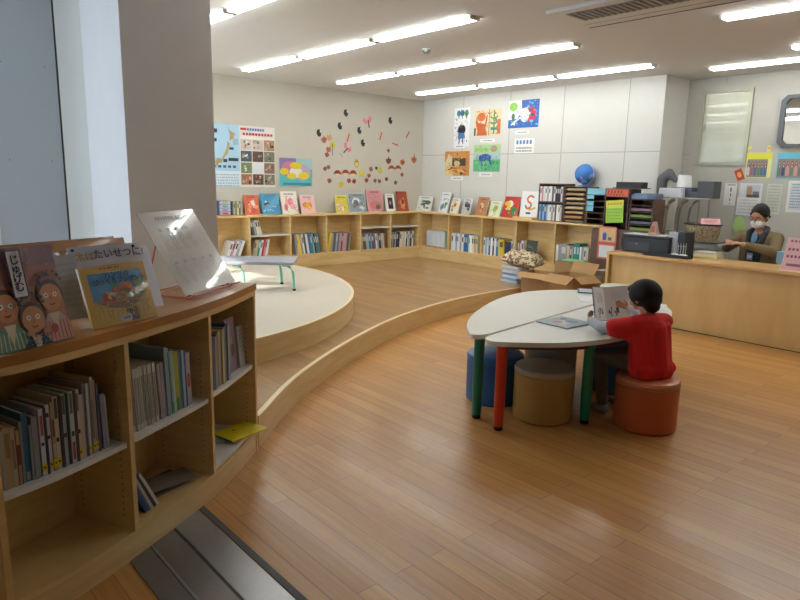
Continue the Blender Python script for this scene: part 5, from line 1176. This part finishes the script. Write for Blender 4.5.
sorter(x0,x1,Yf,ZT+.001,.50,8,'brown document sorter stuffed with tan envelopes',fill=[(i,c,f'tan envelopes in the {lv8[i]} slot of the brown sorter left of the globe') for i,c in [(0,'#6a5a4c'),(1,'#b88848'),(2,'#b89c6a'),(3,'#c8ac78'),(4,'#8c7460'),(5,'#b8986a'),(6,'#a8865c'),(7,'#c4a878')]])
x0,x1=xat(585.5,Yf),xat(605,Yf)
e=sorter(x0,x1,Yf,ZT+.001,.47,6,'dark empty document sorter with light blue labels under the globe')
for (u0,z0,u1,z1) in [(0,.40,1.0,.48),(0,.34,.35,.39),(0,.25,.35,.31),(0,.18,.35,.245)]:
    b=MB(); w=x1-x0; b.bx((u0*w,-.004,z0),(u1*w,-.0005,z1),'#7cc0d4'); o=b.build('label_card',M['paint'],e)
# globe
g0=YP(585,173,7.8)
e=empty('globe',(g0.x,7.80,ZT+.505)); tag(e,'blue globe on top of the document sorters','globe')
m,nd,lk_,bs=newmat('globe_map'); tc=nd.new('ShaderNodeTexCoord'); nz=nd.new('ShaderNodeTexNoise'); nz.inputs['Scale'].default_value=7; nz.inputs['Detail'].default_value=3; cr=nd.new('ShaderNodeValToRGB'); cr.color_ramp.interpolation='CONSTANT'
cr.color_ramp.elements[0].color=(*S('#3a78c8'),1); cr.color_ramp.elements[1].color=(*S('#8a9ab0'),1); cr.color_ramp.elements[1].position=.56; x_=cr.color_ramp.elements.new(.64); x_.color=(*S('#b08aa0'),1)
lk_.new(tc.outputs['Object'],nz.inputs['Vector']); lk_.new(nz.outputs['Fac'],cr.inputs['Fac']); lk_.new(cr.outputs['Color'],bs.inputs['Base Color']); bs.inputs['Roughness'].default_value=.25
b=MB(); b.ell((0,0,.165),(.135,.135,.135),nu=32,nv=20); b.build('ball',m,e,smooth=True)
b=MB(); b.lathe([(.09,0),(.088,.012),(.03,.02),(.018,.04)],n=28); b.build('base',plain('globe_base','#3a6cb0',.3),e,smooth=True)
b=MB(); b.tube([(.142*math.sin(t),0,.165-.142*math.cos(t)) for t in [PI*k/12+.2 for k in range(11)]],.004,'#c0c4c8',n=6); b.build('meridian_arm',M['paint'],e,smooth=True)
# shelf end: brown cabinet
cy0=7.22
b=MB(); b.bx((-4.50,cy0,.0005),(-3.72,7.58,.975)); o=b.build('brown_cabinet',M['brown'],bevel=.004); tag(o,'dark brown cabinet between the bookcases and the counter','cabinet')
q=MB(); q.bx((-4.495,cy0-.012,.03),(-4.12,cy0-.001,.95)); o2=q.build('door',M['brown'],o,bevel=.003)
q=MB(); q.bx((-4.11,cy0-.012,.03),(-3.73,cy0-.001,.95)); q.build('door',M['brown'],o,bevel=.003)
ys=7.24; zc=.976
x0,x1=YP(603,222,ys).x,YP(627,222,ys).x
e=sorter(x0,x1,ys,zc,.50,5,'brown sorter with orange label and green sign')
b=MB(); w=x1-x0; b.bx((.02,-.006,.405),(w*.95,-.0005,.49),'#e06848'); o=b.build('label_card',M['paint'],e); 
q=MB()
for i in range(5): q.box((w*(.16+.13*i),-.0065,.462),(.022,.001,.03),'#8a3a2c')
for i in range(6): q.box((w*(.14+.12*i),-.0065,.428),(.018,.001,.018),'#8a3a2c')
q.build('label_lettering',M['paint'],o)
b=MB(); b.box((0,0,.04),(.33,.16,.08),'#1c1a1c'); b.box((0,0,.005),(.4,.2,.01),'#3a2c26'); tag(b.build('black_box',M['paint'],mw=Matrix.Translation(((x0+x1)/2+.1,ys+.15,zc+.5035)),bevel=.003),'black flat box lying on the brown sorter','box')
m_=basis((YP(607,220,ys).x,ys-.028,zc+.075),(.996,0,.087),(-.087,.06,.994),(0,-.998,.06))
o=sheet('green_sign','yellow topped green paper sign hung on the brown sorter','sign',m_,.235,.275,'#9ccc3c',[('r',0,.72,1,1,'#d8d83a'),('r',.02,.66,.98,.71,'#b8dc78')]+rows(4,.1,.9,.6,.14,'#78a834',.12,seed=3)+[('r',.1+.17*i,.8,.22+.17*i,.9,'#a8a830') for i in range(5)],th=.002)
x0,x1=YP(628.5,222,ys).x,YP(652,222,ys).x
e=sorter(x0,x1,ys,zc,.385,5,'brown sorter with green and grey trays beside the wall edge')
for i,c in enumerate(['#7a9a3c','#5a6478','#7a9a3c','#8a6a78']):
    b=MB(); w=x1-x0; b.bx((.02,.0,.385*i/5+.014),(w-.02,.24,.385*i/5+.045),c); b.build('paper_tray',M['paint'],e)
# blue folded things on top
bx0=YP(630,195,ys).x
for i,(dx,c,lab,sz) in enumerate([(.075,'#6c8ab0','blue plastic folder bundle on the right sorter',(.2,.2,.05)),(.24,'#5a7090','darker blue folder right of the bundle',(.12,.2,.05))]):
    b=MB(); b.box((0,0,sz[2]/2),sz,c); b.box((.01,0,sz[2]+.008),(sz[0]*.8,sz[1]*.8,.014),'#86a4c0' if i==0 else c)
    tag(b.build('blue_folder',M['gloss'],mw=Matrix.Translation((bx0+dx,7.40,zc+.387))@Matrix.Rotation(.1,4,'Z'),bevel=.005),lab,'folder')
# posters on brown cabinet front
m_=basis((YP(596,258,cy0-.03).x,cy0-.016,YP(596,258,cy0-.03).z),(1,0,0),(0,0,1),(0,-1,0))
hh=YP(600,226,cy0-.03).z-YP(596,258,cy0-.03).z
o=sheet('wall_calendar','orange edged calendar with two figures hung on the brown cabinet','calendar',m_,.25,hh,'#d87858',[('r',.06,.54,.94,.96,'#e0b890'),('r',.1,.05,.92,.42,'#dfe2e6'),('e',.35,.72,.12,.1,'#4a6aa8'),('e',.65,.72,.12,.1,'#e0c860'),('r',.25,.58,.45,.68,'#3c5a98'),('r',.55,.58,.75,.68,'#4a6a9c'),('r',0,.46,1,.5,'#c8503c')])
# ---------------------------------------------------------------- boxes on floor
def open_box(x,y,z,w,d,h,rot,label,flaps=(1,1,1,1),inside=None):
    e=empty('cardboard_box',Matrix.Translation((x,y,z+.0005))@Matrix.Rotation(math.radians(rot),4,'Z')); tag(e,label,'cardboard box'); t=.005
    b=MB(); b.bx((-w/2,-d/2,0),(w/2,d/2,t)); b.bx((-w/2,-d/2,t),(w/2,-d/2+t,h)); b.bx((-w/2,d/2-t,t),(w/2,d/2,h)); b.bx((-w/2,-d/2+t,t),(-w/2+t,d/2-t,h)); b.bx((w/2-t,-d/2+t,t),(w/2,d/2-t,h)); b.build('box_body',M['card'],e)
    for k,(on,px,py,ax,L,W) in enumerate([(flaps[0],0,-d/2,'X',d*.45,w),(flaps[1],0,d/2,'X',d*.45,w),(flaps[2],-w/2,0,'Y',w*.35,d),(flaps[3],w/2,0,'Y',w*.35,d)]):
        if not on: continue
        b=MB()
        if ax=='X': s=-1 if k==0 else 1; b.bx((-W/2,0,0),(W/2,s*L,.004)); rm=Matrix.Rotation(math.radians(on)*(s),4,'X')
        else: s=-1 if k==2 else 1; b.bx((0,-W/2,0),(s*L,W/2,.004)); rm=Matrix.Rotation(math.radians(on)*(-s),4,'Y')
        o=b.build('flap',M['card'],e); o.matrix_local=Matrix.Translation((px,py,h))@rm
    return e
open_box(-4.87,6.72,0,.40,.32,.40,8,'open cardboard box at the step edge below the cushion',(-20,0,-15,-25))
open_box(-4.38,6.66,0,.40,.34,.44,-10,'open cardboard box in the middle of the pile',(-35,60,0,-30))
open_box(-4.72,7.22,0,.40,.30,.52,0,'closed back cardboard box against the bookcases',(0,0,0,0))
b=MB(); b.box((0,0,.006),(.28,.2,.012),'#8ccf9a'); tag(b.build('green_folder',M['paint'],mw=Matrix.Translation((-4.72,7.22,.5265))@Matrix.Rotation(.15,4,'Z')),'pale green folder on the back cardboard box','folder')
# cushion and paper pile on deck edge
for i in range(7):
    b=MB(); c=['#c8d0dc','#8ab0d4','#e0e2e4','#6a9ac8','#d8d8d4','#b8bcc4','#e0e0e0','#7ca4cc','#b0a890'][i]; b.box((0,0,.016),(.30,.23,.03),c)
    tag(b.build('magazine_stack',M['paint'],mw=Matrix.Translation((-5.40+random.uniform(-.02,.02),6.86,HP+.001+i*.0325))@Matrix.Rotation(random.uniform(-.2,.2),4,'Z'),bevel=.002),f'{["pale","blue","white","mid blue","off white","grey","white topped","light blue","beige"][i]} magazine bundle under the cushion, {ORD[i]} from the floor','magazines','magazine bundles under the cushion')
b=MB(); n=20
cu=MB(); vs=[];
for i in range(n+1):
    for j in range(n+1):
        u=i/n*2-1; v_=j/n*2-1; k=max(0,(1-u**4)*(1-v_**4))**.55
        vs.append((u*.25,v_*.20,.13*k*(1+.12*math.sin(5*u)*math.cos(4*v_))))
N=(n+1)**2; vs+=[(x,y,-z*.45) for x,y,z in vs]
fs=[]
for i in range(n):
    for j in range(n):
        a=i*(n+1)+j; q_=(a,a+n+1,a+n+2,a+1); fs.append(q_); fs.append(tuple(N+k for k in q_[::-1]))
cu.add(vs,fs)
m,nd,lk_,bs=newmat('floral_cloth'); tc=nd.new('ShaderNodeTexCoord'); vo=nd.new('ShaderNodeTexVoronoi'); vo.inputs['Scale'].default_value=38; cr=nd.new('ShaderNodeValToRGB'); cr.color_ramp.interpolation='CONSTANT'
cr.color_ramp.elements[0].color=(*S('#8a5a4c'),1); cr.color_ramp.elements[1].color=(*S('#cdbf9c'),1); cr.color_ramp.elements[1].position=.25; x_=cr.color_ramp.elements.new(.6); x_.color=(*S('#7c7450'),1); x_=cr.color_ramp.elements.new(.8); x_.color=(*S('#d8ccb0'),1)
lk_.new(tc.outputs['Object'],vo.inputs['Vector']); sp=nd.new('ShaderNodeSeparateColor'); lk_.new(vo.outputs['Color'],sp.inputs['Color']); lk_.new(sp.outputs['Red'],cr.inputs['Fac']); lk_.new(cr.outputs['Color'],bs.inputs['Base Color']); bs.inputs['Roughness'].default_value=.9
o=cu.build('floral_cushion',m,mw=Matrix.Translation((-5.33,6.92,HP+.001+7*.0325+.062))@Matrix.Rotation(.3,4,'Z')@Matrix.Rotation(.12,4,'Y'),smooth=True,weld=True); tag(o,'flowered beige cushion on the magazine bundles','cushion')
# upright thing at 585,270: grey box with blue, white
b=MB(); b.box((0,0,.24),(.13,.2,.48),'#a8a096'); b.box((0,-.101,.34),(.09,.002,.16),'#d8d8dc'); b.box((0,-.101,.10),(.09,.002,.10),'#2c58a8'); tag(b.build('carton',M['paint'],mw=Matrix.Translation((-4.21,7.08,.0005)),bevel=.004),'tall beige carton with a blue patch beside the boxes','carton')
# round white lid/bin behind boy (626,288)
bq=Zp(618,285,.44); e=empty('round_bin',(bq.x,bq.y,0)); e.scale=(1,1,1.15); tag(e,'pale round bin with flat lid in front of the counter','bin')
b=MB(); b.lathe([(.15,0.0005),(.17,.3),(.175,.345)],n=32); b.build('bin_body',plain('bin_beige','#b8b09a',.5),e,smooth=True)
b=MB(); b.lathe([(.185,.3455),(.19,.36),(.18,.375),(.05,.385)],n=32); b.build('lid',plain('bin_lid','#c4c4b4',.4),e,smooth=True)
# ---------------------------------------------------------------- librarian
hd=YP(760,216,7.42)
LZ=.5
lib=empty('person',basis((hd.x,7.46,0),(-.12,-.9928,0),(.9928,-.12,0),(0,0,1))); tag(lib,'librarian in khaki jacket, white mask and glasses seated behind the counter','person')
# local x forward, y = to her left (image right)
HZ=hd.z
HM=Matrix.Translation((.03,0,HZ))@Matrix.Rotation(math.radians(20),4,'Y')
b=MB()
b.ell((0,0,.015),(.096,.078,.10),mat=HM,nu=24,nv=16); b.ell((.035,0,-.045),(.055,.054,.068),mat=HM); b.ell((.066,0,-.092),(.022,.024,.02),mat=HM)
b.cap(HM@V((.09,0,-.005)),HM@V((.104,0,-.035)),.008,.012)
for sgn in (1,-1): b.ell((-.002,sgn*.08,-.02),(.018,.009,.03),mat=HM); b.ell((.055,sgn*.04,-.04),(.03,.026,.03),mat=HM)
b.cap((-.02,0,HZ-.20),(.01,0,HZ-.08),.05,.045); b.cap((-.03,0,.62),(-.02,0,HZ-.28),.10,.10)
zsd=HZ-.235
ls=V((-.02,.18,zsd)); rs=V((-.02,-.18,zsd)); lez=V((.12,.24,.87)); rez=V((.10,-.28,.87)); lw=V((.27,-.02,.935)); rw=V((.25,-.20,.945))
b.cap((-.02,0,zsd+.03),ls,.06,.055); b.cap((-.02,0,zsd+.03),rs,.06,.055)
b.cap(ls,lez,.05,.04); b.cap(lez,lw,.04,.026); b.cap(rs,rez,.05,.04); b.cap(rez,rw,.04,.026)
b.cap((-.03,.09,.52),(.1,.1,.50),.09,.08); b.cap((-.03,-.09,.52),(.1,-.1,.50),.09,.08); b.cap((-.03,.05,.52),(-.02,0,.7),.13,.12)
hand(b,lw,lw+V((.04,-.07,.015)),(-.2,-.3,-.8),1.0,.8,1); hand(b,rw,rw+V((.06,.05,.01)),(-.2,.3,-.8),1.0,.8,-1)
rem(b,'body',skinL,lib,.006,4)
b=MB(); b.ell((-.015,0,.028),(.104,.088,.104),mat=HM,nu=26,nv=18); b.ell((-.06,0,-.02),(.05,.07,.075),mat=HM); b.ell((-.125,.0,-.02),(.04,.04,.045),mat=HM)
for sgn in(1,-1): b.cap(HM@V((.03,sgn*.078,.03)),HM@V((-.04,sgn*.078,-.02)),.014,.014)
rem(b,'hair',hairm,lib,.006,2)
for sgn in (1,-1):
    b=MB(); b.ell((.088,sgn*.03,.0),(.010,.014,.007),'#e8e8e6',mat=HM); b.ell((.0955,sgn*.03,0),(.004,.006,.005),'#1a1412',mat=HM); b.build('eye',M['gloss'],lib,smooth=True)
    b=MB(); b.cap(HM@V((.096,sgn*.016,.022)),HM@V((.088,sgn*.045,.023)),.003,.003,'#1a1412'); b.build('eyebrow',M['paint'],lib,smooth=True)
b=MB()
for sgn in (1,-1):
    b.tube([HM@V((.101-.006*abs(math.cos(t))*0,sgn*(.030+.021*math.cos(t)),-.002+.015*math.sin(t))) for k,t in enumerate([2*PI*q/14 for q in range(15)])],.0022,'#7a3c34',n=6)
    b.tube([HM@V((.101,sgn*.051,.002)),HM@V((.085,sgn*.078,.002)),HM@V((0,sgn*.088,.0))],.002,'#7a3c34',n=6)
b.tube([HM@V((.101,-.009,.0)),HM@V((.106,0,.003)),HM@V((.101,.009,.0))],.002,'#7a3c34',n=6)
b.build('glasses',M['gloss'],lib,smooth=True)
b=MB(); b.ell((.056,0,-.060),(.062,.068,.058),mat=HM,nu=20,nv=14)
for sgn in (1,-1): b.cap(HM@V((.06,sgn*.058,-.04)),HM@V((0,sgn*.086,-.012)),.003,.003)
rem(b,'face_mask',plain('mask_white','#e0e0de',.8),lib,.005,2)
jk=plain('khaki_jacket','#776648',.9,noise=.08)
b=MB(); b.cap((-.04,.07,.60),(-.03,.09,zsd-.02),.13,.10); b.cap((-.04,-.07,.60),(-.03,-.09,zsd-.02),.13,.10)
b.cap((-.02,0,zsd+.0),ls,.075,.072); b.cap((-.02,0,zsd+.0),rs,.075,.072); b.cap(ls,lez,.070,.056); b.cap(lez,lw.lerp(lez,.15),.056,.038); b.cap(rs,rez,.070,.056); b.cap(rez,rw.lerp(rez,.15),.056,.038)
rem(b,'jacket',jk,lib,.007,4)
b=MB(); b.ell((.06,0,.80),(.075,.085,.19),nu=20,nv=14); b.ell((.05,0,zsd-.05),(.06,.05,.10))
rem(b,'apron',plain('dark_apron','#2c3034',.9),lib,.007,3)
b=MB(); b.ell((.088,0,zsd-.01),(.035,.03,.075))
rem(b,'shirt',plain('blue_shirt','#6c90b0',.9),lib,.006,2)
b=MB()
pts=[(.09,.035,zsd-.12),(.085,.065,zsd-.04),(.04,.085,zsd+.055),(-.04,.06,zsd+.10),(-.06,0,zsd+.11),(-.04,-.06,zsd+.10),(.04,-.085,zsd+.055),(.085,-.065,zsd-.04),(.09,-.035,zsd-.12)]
for i in range(len(pts)-1): b.cap(pts[i],pts[i+1],.030,.030)
rem(b,'scarf',plain('charcoal_scarf','#3a3c42',.95,noise=.2,nscale=60),lib,.006,2)
b=MB(); b.box((.145,0,.80),(.004,.06,.075),'#8a96ac'); b.box((.148,0,.80),(.002,.045,.03),'#d0d4dc'); b.build('name_badge',M['gloss'],lib)
b=MB(); b.cap((-.03,.08,.50),(.24,.10,.50),.085,.062); b.cap((-.03,-.08,.50),(.24,-.10,.50),.085,.062); b.cap((.24,.10,.50),(.2,.10,.09),.058,.045); b.cap((.24,-.10,.50),(.2,-.10,.09),.058,.045)
rem(b,'trousers',plain('dark_trousers','#30323a',.9),lib,.008,3)
for sgn in(1,-1):
    b=MB(); b.cap((.19,sgn*.10,.04),(.29,sgn*.10,.035),.04,.033); rem(b,'shoe',M['black'],lib,.007,2)
# thing in her hands
hw=lib.matrix_world@V((.33,-.165,.925))
b=MB(); b.box((0,0,0),(.13,.075,.012),'#a894a8'); b.box((-.068,0,0),(.008,.077,.016),'#d8dce0'); tag(b.build('small_notebook',M['gloss'],mw=Matrix.Translation(hw)@Matrix.Rotation(.25,4,'Z')@Matrix.Rotation(-.25,4,'Y')),'small lilac notebook held in the librarian\'s hands','notebook')
# her stool
e=empty('office_chair',(lib.location.x+.04,7.5,0)); tag(e,'dark office chair the librarian sits on','chair')
b=MB(); b.lathe([(.2,.385),(.21,.40),(.19,.425)],n=28); b.build('seat',M['black'],e,smooth=True)
b=MB(); b.lathe([(.03,.03),(.03,.384)],n=14); b.build('pole',M['grey_metal'],e,smooth=True)
for k in range(5):
    a_=k*2*PI/5; b=MB(); b.tube([(.03*math.cos(a_),.03*math.sin(a_),.06),(.24*math.cos(a_),.24*math.sin(a_),.03)],.015); b.build('leg',M['black'],e)
# ---------------------------------------------------------------- light
w=bpy.data.worlds.new('sky'); scene.world=w; w.use_nodes=True
bg=w.node_tree.nodes['Background']; bg.inputs['Color'].default_value=(.58,.78,1,1); bg.inputs['Strength'].default_value=5.2
def portal(x0,x1,y,z0,z1):
    L=bpy.data.lights.new('window_portal','AREA'); L.shape='RECTANGLE'; L.size=x1-x0; L.size_y=z1-z0; L.cycles.is_portal=True
    o=bpy.data.objects.new('window_portal',L); COL.objects.link(o); o.location=((x0+x1)/2,y-.2,(z0+z1)/2); o.rotation_euler=(math.radians(90),0,0)
    # area lights shine along -Z: point to +Y
    o.rotation_euler=(math.radians(90),0,math.radians(0))
    d_=(o.rotation_euler.to_matrix()@V((0,0,-1)))
    if d_.y<0: o.rotation_euler=(math.radians(-90),0,0)
for a,c in WH: portal(a,c,YW,.45,2.7)
sun=bpy.data.lights.new('sun','SUN'); sun.energy=9; sun.angle=.01; sun.color=(1,.95,.86)
so=bpy.data.objects.new('sun',sun); COL.objects.link(so); dv=V((-.06,1,-.46)).normalized(); so.rotation_euler=dv.to_track_quat('-Z','Y').to_euler()


for o_ in list(bpy.data.objects):
    if 'label' in o_:
        w_=o_['label'].replace('-',' ').split()
        if len(w_)>16: o_['label']=o_['label'].replace(' brown magazine rack',' magazine rack').replace('from the left ','from left ')
